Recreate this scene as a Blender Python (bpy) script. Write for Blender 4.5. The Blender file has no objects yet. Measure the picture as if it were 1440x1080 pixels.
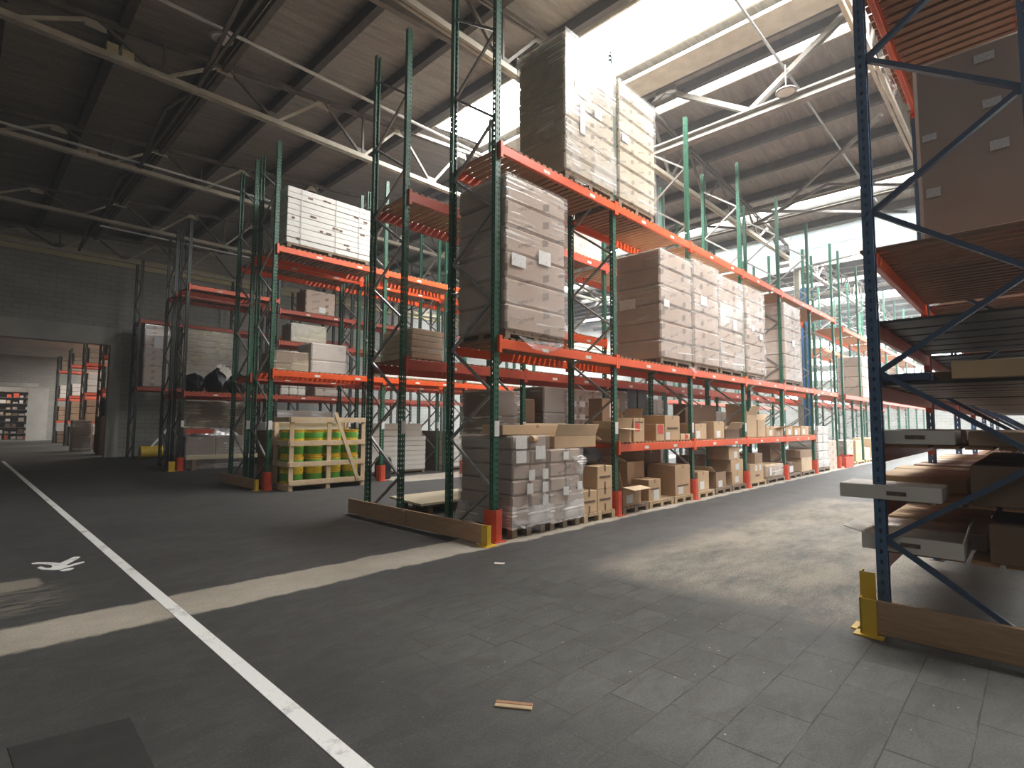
import bpy, bmesh, math, random
from mathutils import Vector, Matrix, Euler
R = random.Random(7)
S = bpy.context.scene
COL = S.collection
PI = math.pi

# ------------------------------------------------------------------ materials
def new_mat(name):
    m = bpy.data.materials.new(name); m.use_nodes = True
    nt = m.node_tree; nt.nodes.clear()
    out = nt.nodes.new('ShaderNodeOutputMaterial')
    return m, nt, out

class NB:
    """tiny node builder"""
    def __init__(s, nt): s.nt = nt
    def n(s, t, **k):
        nd = s.nt.nodes.new(t)
        for a, v in k.items(): setattr(nd, a, v)
        return nd
    def put(s, sock, v):
        if v is None: return
        if hasattr(v, 'is_output'): s.nt.links.new(v, sock)
        else: sock.default_value = v
    def math(s, op, a, b=None, c=None, clamp=False):
        nd = s.n('ShaderNodeMath', operation=op, use_clamp=clamp)
        for i, v in enumerate((a, b, c)): s.put(nd.inputs[i], v)
        return nd.outputs[0]
    def coord(s, kind='Object'):
        return s.n('ShaderNodeTexCoord').outputs[kind]
    def pos(s):
        return s.n('ShaderNodeNewGeometry').outputs['Position']
    def xyz(s, v):
        nd = s.n('ShaderNodeSeparateXYZ'); s.put(nd.inputs[0], v); return nd.outputs
    def mapv(s, v, scale=(1, 1, 1), rot=(0, 0, 0), loc=(0, 0, 0)):
        nd = s.n('ShaderNodeMapping'); s.put(nd.inputs[0], v)
        nd.inputs['Location'].default_value = loc
        nd.inputs['Rotation'].default_value = rot; nd.inputs['Scale'].default_value = scale
        return nd.outputs[0]
    def noise(s, v, scale, detail=4, rough=.55, dist=0):
        nd = s.n('ShaderNodeTexNoise'); s.put(nd.inputs['Vector'], v)
        nd.inputs['Scale'].default_value = scale; nd.inputs['Detail'].default_value = detail
        nd.inputs['Roughness'].default_value = rough; nd.inputs['Distortion'].default_value = dist
        return nd.outputs['Fac']
    def ramp(s, v, stops, interp='LINEAR'):
        nd = s.n('ShaderNodeValToRGB'); s.put(nd.inputs[0], v)
        cr = nd.color_ramp; cr.interpolation = interp
        while len(cr.elements) < len(stops): cr.elements.new(.5)
        for e, (p, c) in zip(cr.elements, stops):
            e.position = p
            e.color = (c, c, c, 1) if isinstance(c, (int, float)) else tuple(c) + (1,)
        return nd.outputs[0]
    def mix(s, f, a, b):
        nd = s.n('ShaderNodeMix', data_type='RGBA')
        s.put(nd.inputs[0], f)
        for sock, v in ((nd.inputs[6], a), (nd.inputs[7], b)):
            if isinstance(v, tuple) and len(v) == 3: v = v + (1,)
            s.put(sock, v)
        return nd.outputs[2]
    def rng(s, v, a, b, c=0, d=1):
        nd = s.n('ShaderNodeMapRange'); s.put(nd.inputs[0], v)
        for i, q in enumerate((a, b, c, d)): nd.inputs[i + 1].default_value = q
        return nd.outputs[0]
    def bump(s, h, strength=.3, dist=.02):
        nd = s.n('ShaderNodeBump'); s.put(nd.inputs['Height'], h)
        nd.inputs['Strength'].default_value = strength; nd.inputs['Distance'].default_value = dist
        return nd.outputs[0]
    def bsdf(s, col, rough=.6, metal=0., bump=None, **k):
        nd = s.n('ShaderNodeBsdfPrincipled')
        if isinstance(col, tuple) and len(col) == 3: col = col + (1,)
        s.put(nd.inputs['Base Color'], col); s.put(nd.inputs['Roughness'], rough)
        s.put(nd.inputs['Metallic'], metal)
        if bump is not None: s.nt.links.new(bump, nd.inputs['Normal'])
        for a, v in k.items(): s.put(nd.inputs[a], v)
        return nd.outputs[0]

def noisy(name, c1, c2, scale=6, rough=.7, metal=0., bump=.15, bscale=40, stretch=(1, 1, 1)):
    m, nt, out = new_mat(name); b = NB(nt); v = b.mapv(b.coord(), stretch)
    f = b.noise(v, scale)
    col = b.mix(b.ramp(f, [(.3, 0.), (.7, 1.)]), c1, c2)
    nt.links.new(b.bsdf(col, rough, metal, b.bump(b.noise(v, bscale), bump, .01)), out.inputs[0])
    return m

M = {}
def paint_holes(name, c, rough=.42):
    """painted upright section: two columns of real punched holes in the web and flanges"""
    m, nt, out = new_mat(name); b = NB(nt)
    x, y, z = b.xyz(b.coord())
    ax = b.math('ABSOLUTE', x)
    fr = b.math('ABSOLUTE', b.math('SUBTRACT', b.math('FRACT', b.math('DIVIDE', z, .075)), .5))
    hz = b.math('LESS_THAN', fr, .2)
    hx = b.math('LESS_THAN', b.math('ABSOLUTE', b.math('SUBTRACT', ax, .022)), .0075)
    hy = b.math('MULTIPLY', b.math('LESS_THAN', b.math('ABSOLUTE', y), .0075),
                b.math('GREATER_THAN', ax, .04))
    hole = b.math('MULTIPLY', hz, b.math('MAXIMUM', hx, hy))
    wear = b.ramp(b.noise(b.coord(), 9), [(.62, 0.), (.8, .35)])
    col = b.mix(wear, c, (.25, .24, .22))
    sh = b.bsdf(col, rough, 0., b.bump(b.noise(b.coord(), 60), .05, .005))
    tr = b.n('ShaderNodeBsdfTransparent').outputs[0]
    mx = b.n('ShaderNodeMixShader'); b.put(mx.inputs[0], hole)
    nt.links.new(sh, mx.inputs[1]); nt.links.new(tr, mx.inputs[2])
    nt.links.new(mx.outputs[0], out.inputs[0])
    return m
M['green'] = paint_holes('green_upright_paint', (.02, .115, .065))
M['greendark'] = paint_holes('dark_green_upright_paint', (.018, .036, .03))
M['blue'] = paint_holes('blue_upright_paint', (.07, .145, .26))
M['bluebrace'] = noisy('blue_brace_paint', (.04, .075, .14), (.06, .10, .18), 8, .45)
M['bluecol'] = noisy('blue_column_paint', (.03, .12, .42), (.05, .17, .5), 4, .4)
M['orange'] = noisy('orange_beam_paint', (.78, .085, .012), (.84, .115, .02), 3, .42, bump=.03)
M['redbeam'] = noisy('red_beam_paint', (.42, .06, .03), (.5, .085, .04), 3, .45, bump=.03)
M['guard'] = noisy('red_guard_paint', (.62, .07, .03), (.72, .11, .05), 5, .45, bump=.03)
M['yellow'] = noisy('yellow_guard_paint', (.72, .46, .03), (.8, .55, .05), 5, .45, bump=.03)
M['galv'] = noisy('galvanised_steel', (.36, .37, .37), (.5, .5, .49), 12, .42, .6, .04)
M['brace'] = noisy('dull_brace_steel', (.26, .26, .25), (.42, .42, .40), 12, .45, .3, .04)
M['steel'] = noisy('dark_truss_steel', (.12, .108, .095), (.2, .18, .155), 4, .6, .2, .06)
M['steelpale'] = noisy('pale_truss_paint', (.44, .41, .33), (.58, .54, .44), 4, .6, 0, .06)
M['purlin'] = noisy('dark_purlin_paint', (.045, .040, .036), (.075, .068, .06), 4, .6, 0, .06)
M['steelmid'] = noisy('grey_brown_girder_steel', (.17, .155, .135), (.26, .24, .21), 4, .6, .1, .06)
M['panelsteel'] = noisy('black_steel_shelf_panel', (.035, .035, .036), (.06, .06, .06), 5, .5, .2, .05)
M['rubber'] = noisy('black_plastic', (.008, .008, .009), (.02, .02, .022), 5, .3)
M['whiteplast'] = noisy('white_pvc', (.68, .68, .66), (.76, .76, .74), 5, .4, bump=.02)
M['greypipe'] = noisy('grey_pvc_pipe', (.24, .26, .27), (.30, .32, .33), 3, .35, bump=.02)
M['paper'] = None

def wood(name, c1, c2, sc=(1, 12, 12), rough=.75):
    m, nt, out = new_mat(name); b = NB(nt); v = b.mapv(b.coord(), sc)
    f = b.noise(v, 3.0, 6, .6, 1.2)
    g = b.noise(b.coord(), .9, 2)
    col = b.mix(b.ramp(f, [(.3, 0.), (.72, 1.)]), c1, c2)
    col = b.mix(b.ramp(g, [(.35, 0.), (.7, .35)]), col, tuple(q * .7 for q in c1))
    nt.links.new(b.bsdf(col, rough, 0, b.bump(f, .12, .01)), out.inputs[0])
    return m
M['plank'] = wood('barrier_plank_wood', (.38, .23, .13), (.52, .35, .22), (10, .8, 10))
M['slat'] = wood('shelf_slat_wood', (.33, .17, .085), (.46, .26, .14), (10, 1, 10))
M['slatdark'] = wood('brown_shelf_slat_wood', (.26, .135, .075), (.36, .2, .115), (10, 1, 10))
M['palletnew'] = wood('pale_pallet_wood', (.46, .33, .19), (.62, .47, .3), (1, 8, 8))
M['palletold'] = wood('worn_pallet_wood', (.20, .145, .10), (.33, .25, .175), (1, 8, 8))
M['crate'] = wood('crate_wood', (.64, .48, .29), (.80, .63, .42), (2, 2, 2))
M['ply'] = wood('pale_plywood', (.58, .5, .34), (.68, .6, .44), (1, 4, 4))

def cardboard(name, c, var=.16, marks=None, mc=(.12, .09, .07), rough=.8):
    m, nt, out = new_mat(name); b = NB(nt); o = b.coord()
    f = b.noise(o, 1.6, 3)
    d = tuple(q * (1 - var) for q in c); e = tuple(min(1, q * (1 + var * .6)) for q in c)
    col = b.mix(b.ramp(f, [(.3, 0.), (.7, 1.)]), d, e)
    info = b.n('ShaderNodeObjectInfo')
    col = b.mix(b.rng(info.outputs['Random'], 0, 1, 0, .22), col, tuple(q * .75 for q in c))
    if marks:   # small printed emblem repeated over the faces on a slanted grid
        x, y, z = b.xyz(b.pos())
        u = b.math('ADD', x, y)
        cu = b.math('DIVIDE', u, marks); cz = b.math('DIVIDE', b.math('SUBTRACT', z, b.math('MULTIPLY', u, .32)), marks * .62)
        fu = b.math('ABSOLUTE', b.math('SUBTRACT', b.math('FRACT', cu), .5)); fz = b.math('ABSOLUTE', b.math('SUBTRACT', b.math('FRACT', cz), .5))
        sel = b.math('GREATER_THAN', b.math('FRACT', b.math('MULTIPLY', b.math('FLOOR', cu), .5)), .25)
        big = b.math('MULTIPLY', b.math('LESS_THAN', fu, .16), b.math('LESS_THAN', fz, .2))
        word = b.math('MULTIPLY', b.math('LESS_THAN', fu, .36), b.math('LESS_THAN', fz, .09))
        word = b.math('MULTIPLY', word, b.math('GREATER_THAN', b.noise(b.pos(), 40, 1), .45))
        mk = b.n('ShaderNodeMix', data_type='FLOAT'); b.put(mk.inputs[0], sel); b.put(mk.inputs[2], word); b.put(mk.inputs[3], big)
        ny = b.math('ABSOLUTE', b.xyz(b.n('ShaderNodeNewGeometry').outputs['Normal'])[1])
        col = b.mix(b.math('MULTIPLY', b.math('MULTIPLY', mk.outputs[0], b.math('GREATER_THAN', ny, .7)), .8), col, mc)
    nt.links.new(b.bsdf(col, rough, 0, None), out.inputs[0])
    return m
M['card'] = cardboard('brown_cardboard', (.37, .245, .155))
M['cardgrey'] = cardboard('taupe_printed_cardboard', (.56, .44, .355), .1, .42, (.2, .16, .13))
M['cardtan'] = cardboard('light_printed_cardboard', (.56, .48, .36), .1, .30, (.22, .18, .13))
M['kraft'] = cardboard('kraft_cardboard', (.60, .425, .255))
M['kraftlight'] = cardboard('pale_kraft_cardboard', (.72, .55, .36))
M['cardtaupe'] = cardboard('plain_taupe_cardboard', (.50, .40, .33), .1)
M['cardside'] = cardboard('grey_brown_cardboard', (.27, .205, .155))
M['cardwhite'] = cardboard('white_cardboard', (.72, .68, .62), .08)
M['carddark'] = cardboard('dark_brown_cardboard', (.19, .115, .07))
M['whitepanel'] = cardboard('white_panel_pack', (.80, .79, .75), .06)

def film(name, density=.35, tint=(.9, .9, .9), sc=(1.2, 1.2, 16), rough=.22):
    m, nt, out = new_mat(name); b = NB(nt); o = b.coord()
    f = b.noise(b.mapv(o, sc, (.12, .1, 0)), 1.6, 4, .55, .6)
    patch = b.ramp(b.noise(o, 1.5, 3, .5), [(.44, 0.), (.60, 1.)])
    tilt = b.mapv(o, (.7, .7, 34), (.05, .05, 0))
    crease = b.ramp(b.noise(tilt, 1.0, 2, .4, .3), [(.56, 0.), (.66, 1.)])
    mask = b.math('MULTIPLY', b.math('MULTIPLY', patch, crease), density * 2.2)
    mask = b.math('ADD', mask, b.math('MULTIPLY', patch, density * .55))
    mask = b.math('ADD', mask, density * .22, clamp=True)
    bp = b.bump(b.math('ADD', f, crease), .3, .012)
    d = b.bsdf(tint, rough, 0, bp)
    t = b.n('ShaderNodeBsdfTransparent').outputs[0]
    g = b.n('ShaderNodeBsdfGlossy'); g.inputs['Roughness'].default_value = .18; nt.links.new(bp, g.inputs['Normal'])
    m1 = b.n('ShaderNodeMixShader'); b.put(m1.inputs[0], .10); nt.links.new(t, m1.inputs[1]); nt.links.new(g.outputs[0], m1.inputs[2])
    m2 = b.n('ShaderNodeMixShader'); b.put(m2.inputs[0], mask); nt.links.new(m1.outputs[0], m2.inputs[1]); nt.links.new(d, m2.inputs[2])
    nt.links.new(m2.outputs[0], out.inputs[0])
    return m
M['filmwhite'] = film('bunched_white_film', .75, (.93, .92, .9), (2, 2, 5))
M['film'] = film('clear_stretch_film', .2)
M['filmthick'] = film('cloudy_stretch_film', .44, (.93, .92, .9), (2, 2, 5))
M['filmyellow'] = film('yellowed_stretch_film', .6, (.8, .74, .55), (1.2, 1.2, 10))

def label_mat(name, base=(.8, .8, .78), ink=(.12, .12, .13), cut=.52):
    m, nt, out = new_mat(name); b = NB(nt); o = b.coord('Generated')
    f = b.noise(b.mapv(o, (9, 9, 26)), 1.0, 2)
    col = b.mix(b.ramp(f, [(cut, 0.), (cut + .06, 1.)]), base, ink)
    nt.links.new(b.bsdf(col, .6), out.inputs[0]); return m
M['paper'] = label_mat('white_paper_label', cut=.6)
M['plate'] = label_mat('shelf_number_plate', (.78, .76, .68), (.2, .18, .16), .62)
M['redmark'] = noisy('red_print', (.62, .06, .05), (.7, .1, .08), 9, .7)
M['ink'] = noisy('brown_print', (.10, .06, .04), (.2, .13, .09), 30, .8)
M['tape'] = noisy('brown_tape', (.30, .19, .11), (.36, .24, .14), 6, .35)
M['foil'] = noisy('silver_wrap', (.5, .5, .5), (.72, .72, .7), 7, .25, .2, .6, 6)

def emit(name, c, s):
    m, nt, out = new_mat(name); b = NB(nt)
    e = b.n('ShaderNodeEmission'); e.inputs[0].default_value = c + (1,); e.inputs[1].default_value = s
    nt.links.new(e.outputs[0], out.inputs[0]); return m
SKY = 17.0
M['sky1'] = emit('daylight_skylight_sheet', (1, .985, .96), SKY)
M['sky2'] = emit('daylight_ridge_sheet', (1, .98, .95), 3.2)
M['sky3'] = emit('far_daylight_sheet', (.94, .98, 1), 26)
M['fillsky'] = emit('added_rear_fill_sheet', (1, .985, .96), 2.5)  # unseen strip added behind the camera to lift the darker sides
M['tarpbacklight'] = emit('added_tarp_backlight_sheet', (.88, .97, 1), 4.5)  # added backlight that makes the tarp glow
M['hallsky'] = emit('hall_daylight_sheet', (1, .96, .9), 7)
M['skyb'] = emit('bright_gable_sheet', (.95, .985, 1), 5.0)
M['lampglow'] = emit('lamp_diffuser_glow', (1, .93, .8), 2.0)

def make_floor():
    m, nt, out = new_mat('asphalt_floor'); b = NB(nt); p = b.pos(); x, y, z = b.xyz(p)
    n1 = b.noise(p, .55, 5, .6, .4); n2 = b.noise(p, 7, 5, .7); n3 = b.noise(p, 70, 3, .75); n4 = b.noise(b.mapv(p, (1, 2.2, 1)), 2.3, 6, .72, .8)
    col = b.mix(b.ramp(n1, [(.3, 0.), (.7, 1.)]), (.045, .044, .043), (.078, .075, .071))
    col = b.mix(b.ramp(n2, [(.35, 0.), (.75, .5)]), col, (.10, .098, .090))
    col = b.mix(b.ramp(n4, [(.40, .55), (.60, 0.)]), col, (.034, .033, .032))
    # scattered pale grit
    vo = b.n('ShaderNodeTexVoronoi'); b.put(vo.inputs['Vector'], p); vo.inputs['Scale'].default_value = 16
    rr = b.xyz(vo.outputs['Color'])[0]
    grit = b.math('MULTIPLY', b.math('LESS_THAN', vo.outputs['Distance'], .085), b.math('GREATER_THAN', rr, .86))
    def band(v, a, c, soft):   # 1 between a and c
        return b.math('MULTIPLY', b.rng(v, a - soft, a + soft), b.rng(v, c + soft, c - soft))
    wob = b.math('MULTIPLY', b.math('SUBTRACT', b.noise(p, 2.2, 4), .5), .28)
    yw = b.math('ADD', y, wob); xw = b.math('ADD', x, wob)
    # lighter paved part near the aisle, rising to dusty worn patch
    pave = b.math('MULTIPLY', b.rng(xw, 1.6, 2.6), b.rng(y, 4.6, 3.2))
    trow = b.math('FLOOR', b.math('DIVIDE', b.math('ADD', y, .02), .3))
    toff = b.math('MULTIPLY', b.math('FRACT', b.math('MULTIPLY', trow, .5)), .6)
    tcol = b.math('FLOOR', b.math('ADD', b.math('DIVIDE', x, .46), toff))
    cvn = b.n('ShaderNodeCombineXYZ'); b.put(cvn.inputs[0], tcol); b.put(cvn.inputs[1], trow)
    wn = b.n('ShaderNodeTexWhiteNoise', noise_dimensions='2D'); nt.links.new(cvn.outputs[0], wn.inputs['Vector'])
    pcol = b.mix(wn.outputs['Value'], (.100, .101, .090), (.138, .138, .124))
    col = b.mix(b.math('MULTIPLY', pave, b.ramp(n4, [(.36, .35), (.6, .72)])), col, pcol)
    aisle = b.math('MULTIPLY', b.rng(xw, 5.0, 7.5), band(yw, -1.0, 4.0, .3))
    col = b.mix(b.math('MULTIPLY', aisle, .35), col, (.16, .155, .145))
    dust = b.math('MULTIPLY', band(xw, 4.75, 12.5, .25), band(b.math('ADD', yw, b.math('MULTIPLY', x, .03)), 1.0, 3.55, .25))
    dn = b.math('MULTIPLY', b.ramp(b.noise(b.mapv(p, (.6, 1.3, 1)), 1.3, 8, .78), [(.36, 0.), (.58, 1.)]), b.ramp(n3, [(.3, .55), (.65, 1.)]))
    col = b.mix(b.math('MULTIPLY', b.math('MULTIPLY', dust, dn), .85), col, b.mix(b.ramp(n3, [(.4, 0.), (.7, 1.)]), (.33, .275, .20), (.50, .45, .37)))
    # paver joints
    rows = b.math('DIVIDE', b.math('ADD', y, .02), .3); ri = b.math('FLOOR', rows)
    off = b.math('MULTIPLY', b.math('FRACT', b.math('MULTIPLY', ri, .5)), .6)
    jx = b.math('FRACT', b.math('ADD', b.math('DIVIDE', x, .46), off)); jy = b.math('FRACT', rows)
    dj = b.noise(p, 3.3, 3)
    jw = b.math('MULTIPLY', b.math('SUBTRACT', dj, .33), .12)
    j = b.math('MAXIMUM', b.math('LESS_THAN', jx, b.math('MULTIPLY', jw, .75)), b.math('LESS_THAN', jy, jw))
    jm = b.math('MULTIPLY', j, b.math('MULTIPLY', pave, b.rng(xw, 4.9, 4.4)))
    col = b.mix(b.math('MULTIPLY', jm, .9), col, (.028, .027, .025))
    # pale concrete strips along the rows
    s1 = band(yw, 4.80, 5.42, .025); s2 = b.math('MULTIPLY', band(yw, 11.6, 12.9, .03), b.rng(xw, 7.9, 8.1))
    strip = b.math('MAXIMUM', s1, s2)
    sc = b.mix(b.ramp(b.noise(p, 1.1, 4), [(.3, 0.), (.7, 1.)]), (.36, .32, .255), (.50, .45, .37))
    sc = b.mix(b.math('MULTIPLY', b.ramp(n2, [(.4, 0.), (.8, 1.)]), .4), sc, (.26, .23, .19))
    col = b.mix(strip, col, sc)
    # bare worn concrete left of the line
    w1 = b.math('MULTIPLY', band(yw, 6.55, 6.95, .05), b.rng(xw, .62, .58))
    w2 = b.math('MULTIPLY', band(yw, 5.75, 6.55, .12), b.rng(xw, .85, .55))
    col = b.mix(b.math('MULTIPLY', w1, .75), col, (.33, .29, .23))
    col = b.mix(b.math('MULTIPLY', w2, b.ramp(b.noise(b.mapv(p, (1, 4, 1)), 4, 4), [(.42, 0.), (.6, .6)])), col, (.26, .23, .18))
    col = b.mix(b.ramp(n3, [(.38, .5), (.56, 0.)]), col, b.mix(.5, col, (.02, .02, .02)))
    col = b.mix(b.ramp(n3, [(.60, 0.), (.78, .35)]), col, (.34, .32, .28))
    col = b.mix(b.math('MULTIPLY', grit, b.math('ADD', b.math('MULTIPLY', pave, .6), .1)), col, (.6, .57, .5))
    h = b.math('ADD', b.math('MULTIPLY', n2, .6), n3)
    h = b.math('SUBTRACT', h, b.math('MULTIPLY', jm, .8))
    rough = b.rng(n1, .3, .7, .62, .82)
    nt.links.new(b.bsdf(col, rough, 0, b.bump(h, .25, .012)), out.inputs[0])
    return m
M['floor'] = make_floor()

def blockwall(name, c1, c2, bw=.5, bh=.2):
    m, nt, out = new_mat(name); b = NB(nt); p = b.pos(); x, y, z = b.xyz(p)
    cv = b.n('ShaderNodeCombineXYZ'); b.put(cv.inputs[0], b.math('ADD', x, y)); b.put(cv.inputs[1], z)
    br = b.n('ShaderNodeTexBrick'); nt.links.new(cv.outputs[0], br.inputs['Vector'])
    br.inputs['Scale'].default_value = 1; br.inputs['Brick Width'].default_value = bw; br.inputs['Row Height'].default_value = bh
    br.inputs['Mortar Size'].default_value = .012
    f = b.noise(b.mapv(p, (.4, .4, 1.6)), 1.3, 5)
    col = b.mix(b.ramp(f, [(.3, 0.), (.7, 1.)]), c1, c2)
    col = b.mix(b.math('MULTIPLY', br.outputs['Fac'], .5), col, tuple(q * .5 for q in c1))
    nt.links.new(b.bsdf(col, .85, 0, b.bump(b.noise(p, 20), .2, .02)), out.inputs[0]); return m
M['block'] = blockwall('grey_block_wall', (.30, .295, .27), (.42, .41, .375))
M['concrete'] = noisy('smooth_concrete', (.46, .455, .42), (.58, .57, .53), 1.2, .8)
M['ledge'] = noisy('yellowed_concrete', (.46, .41, .24), (.60, .54, .35), 1.4, .85)

def roofmat():
    m, nt, out = new_mat('foil_insulation_roof'); b = NB(nt); p = b.pos()
    f = b.noise(b.mapv(p, (.35, 3.2, 1)), 2.2, 6, .65, .8)
    seam = b.noise(b.mapv(p, (.08, 5.5, 1)), 2.0, 2, .5)
    g = b.noise(p, 14, 5, .7, 1.0)
    col = b.mix(b.ramp(f, [(.3, 0.), (.7, 1.)]), (.25, .232, .205), (.43, .41, .37))
    col = b.mix(b.ramp(seam, [(.62, 0.), (.70, .28)]), col, (.55, .49, .41))
    h = b.math('ADD', b.math('MULTIPLY', f, 1.2), b.math('MULTIPLY', g, .7))
    nt.links.new(b.bsdf(col, .45, .25, b.bump(h, .8, .05)), out.inputs[0]); return m
M['roof'] = roofmat()

def tarpmat():
    m, nt, out = new_mat('white_plastic_tarp'); b = NB(nt); o = b.pos()
    f = b.noise(b.mapv(o, (1, .35, 1.6), (.5, 0, 0)), 1.6, 5, .6, 1.5)
    bp = b.bump(f, .9, .25)
    d = b.n('ShaderNodeBsdfDiffuse'); d.inputs[0].default_value = (.78, .85, .86, 1); nt.links.new(bp, d.inputs['Normal'])
    t = b.n('ShaderNodeBsdfTranslucent'); t.inputs[0].default_value = (.8, .88, .9, 1); nt.links.new(bp, t.inputs['Normal'])
    mx = b.n('ShaderNodeMixShader'); mx.inputs[0].default_value = .55
    nt.links.new(d.outputs[0], mx.inputs[1]); nt.links.new(t.outputs[0], mx.inputs[2])
    nt.links.new(mx.outputs[0], out.inputs[0]); return m
M['tarp'] = tarpmat()
M['linepaint'] = None
def linemat():
    m, nt, out = new_mat('worn_white_road_paint'); b = NB(nt); p = b.pos()
    f = b.ramp(b.noise(p, 2.6, 7, .75), [(.55, 0.), (.68, .75)])
    g = b.ramp(b.noise(p, 40, 3, .7), [(.62, 0.), (.72, .35)])
    col = b.mix(b.math('MAXIMUM', f, g), (.86, .86, .83), (.22, .21, .19))
    nt.links.new(b.bsdf(col, .7, 0, b.bump(b.noise(p, 60), .15, .01)), out.inputs[0]); return m
M['linepaint'] = linemat()
M['tarpatch'] = noisy('dark_tar_patch', (.022, .021, .02), (.035, .033, .031), 6, .75)

# sacks / pails in the crate: yellow with green bands
def pailmat():
    m, nt, out = new_mat('yellow_green_pail'); b = NB(nt); x, y, z = b.xyz(b.coord())
    g = b.math('MAXIMUM', b.math('MULTIPLY', b.math('GREATER_THAN', z, .05), b.math('LESS_THAN', z, .22)),
               b.math('MULTIPLY', b.math('GREATER_THAN', z, .40), b.math('LESS_THAN', z, .53)))
    mark = b.math('MULTIPLY', b.math('GREATER_THAN', b.noise(b.mapv(b.coord(), (1, 1, 2)), 18, 2), .62),
                  b.math('MULTIPLY', b.math('GREATER_THAN', z, .24), b.math('LESS_THAN', z, .38)))
    col = b.mix(g, (.86, .60, .03), (.12, .40, .05))
    col = b.mix(mark, col, (.35, .2, .03))
    nt.links.new(b.bsdf(col, .4, 0, b.bump(b.noise(b.coord(), 9), .2, .02)), out.inputs[0]); return m
M['pail'] = pailmat()

# ------------------------------------------------------------------ mesh helpers
class MB:
    def __init__(s): s.v = []; s.f = []; s.sm = False
    def add(s, vs, fs):
        k = len(s.v); s.v += [tuple(p) for p in vs]; s.f += [tuple(i + k for i in f) for f in fs]; return s
    def box(s, x0, x1, y0, y1, z0, z1):
        return s.add([(x0, y0, z0), (x1, y0, z0), (x1, y1, z0), (x0, y1, z0), (x0, y0, z1), (x1, y0, z1), (x1, y1, z1), (x0, y1, z1)],
                     [(3, 2, 1, 0), (4, 5, 6, 7), (0, 1, 5, 4), (1, 2, 6, 5), (2, 3, 7, 6), (3, 0, 4, 7)])
    def cbox(s, x0, x1, y0, y1, z0, z1, c=.012, jit=0.):
        """box with chamfered edges and corners"""
        X = (x0, x1); Y = (y0, y1); Z = (z0, z1); vs = []; idx = {}
        for i in (0, 1):
            for j in (0, 1):
                for k in (0, 1):
                    q = [X[i], Y[j], Z[k]]; sg = [1 - 2 * i, 1 - 2 * j, 1 - 2 * k]
                    if jit: q = [a + R.uniform(-jit, jit) for a in q]
                    for a in range(3):   # vertex lying on the face whose normal is axis a
                        w = list(q)
                        for d in range(3):
                            if d != a: w[d] += sg[d] * c
                        idx[i, j, k, a] = len(vs); vs.append(w)
        fs = []
        def q4(l): fs.append(tuple(l))
        for i in (0, 1):
            l = [idx[i, 0, 0, 0], idx[i, 1, 0, 0], idx[i, 1, 1, 0], idx[i, 0, 1, 0]]; q4(l if i else l[::-1])
            l = [idx[0, i, 0, 1], idx[1, i, 0, 1], idx[1, i, 1, 1], idx[0, i, 1, 1]]; q4(l[::-1] if i else l)
            l = [idx[0, 0, i, 2], idx[1, 0, i, 2], idx[1, 1, i, 2], idx[0, 1, i, 2]]; q4(l if i else l[::-1])
        for i in (0, 1):
            for j in (0, 1):
                l = [idx[i, j, 0, 0], idx[i, j, 0, 1], idx[i, j, 1, 1], idx[i, j, 1, 0]]; q4(l if i != j else l[::-1])
                l = [idx[i, 0, j, 0], idx[i, 0, j, 2], idx[i, 1, j, 2], idx[i, 1, j, 0]]; q4(l if i == j else l[::-1])
                l = [idx[0, i, j, 1], idx[0, i, j, 2], idx[1, i, j, 2], idx[1, i, j, 1]]; q4(l if i != j else l[::-1])
                for k in (0, 1):
                    l = [idx[i, j, k, 0], idx[i, j, k, 1], idx[i, j, k, 2]]; q4(l if (i + j + k) % 2 == 1 else l[::-1])
        return s.add(vs, fs)
    def bar(s, p0, p1, w, h, up=(0, 0, 1)):
        p0 = Vector(p0); p1 = Vector(p1); d = (p1 - p0).normalized(); u = Vector(up)
        a = d.cross(u)
        if a.length < 1e-4: a = d.cross(Vector((1, 0, 0)))
        a.normalize(); b = a.cross(d); vs = []
        for p in (p0, p1):
            for (i, j) in ((-1, -1), (1, -1), (1, 1), (-1, 1)): vs.append(p + a * w / 2 * i + b * h / 2 * j)
        return s.add(vs, [(0, 1, 2, 3), (7, 6, 5, 4), (0, 4, 5, 1), (1, 5, 6, 2), (2, 6, 7, 3), (3, 7, 4, 0)])
    def tube(s, pts, r, n=10, cap=True):
        pts = [Vector(p) for p in pts]; k = len(s.v); prev = None
        rr = r if isinstance(r, (list, tuple)) else [r] * len(pts)
        for i, p in enumerate(pts):
            d = (pts[min(i + 1, len(pts) - 1)] - pts[max(i - 1, 0)]).normalized()
            if prev is None:
                a = d.cross(Vector((0, 0, 1)))
                if a.length < 1e-3: a = d.cross(Vector((1, 0, 0)))
            else: a = prev - d * prev.dot(d)
            a.normalize(); prev = a; b = d.cross(a)
            for t in range(n):
                an = 2 * PI * t / n; s.v.append(tuple(p + (a * math.cos(an) + b * math.sin(an)) * rr[i]))
        for i in range(len(pts) - 1):
            for t in range(n):
                s.f.append((k + i * n + t, k + i * n + (t + 1) % n, k + (i + 1) * n + (t + 1) % n, k + (i + 1) * n + t))
        if cap:
            s.f.append(tuple(k + t for t in range(n))[::-1]); e = k + (len(pts) - 1) * n
            s.f.append(tuple(e + t for t in range(n)))
        s.sm = True
        return s
    def quad(s, a, b, c, d): return s.add([a, b, c, d], [(0, 1, 2, 3)])
    def prism(s, poly, z0, z1):
        n = len(poly)
        return s.add([(x, y, z0) for x, y in poly] + [(x, y, z1) for x, y in poly],
                     [tuple(range(n))[::-1], tuple(range(n, 2 * n))] + [(i, (i + 1) % n, n + (i + 1) % n, n + i) for i in range(n)])
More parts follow.
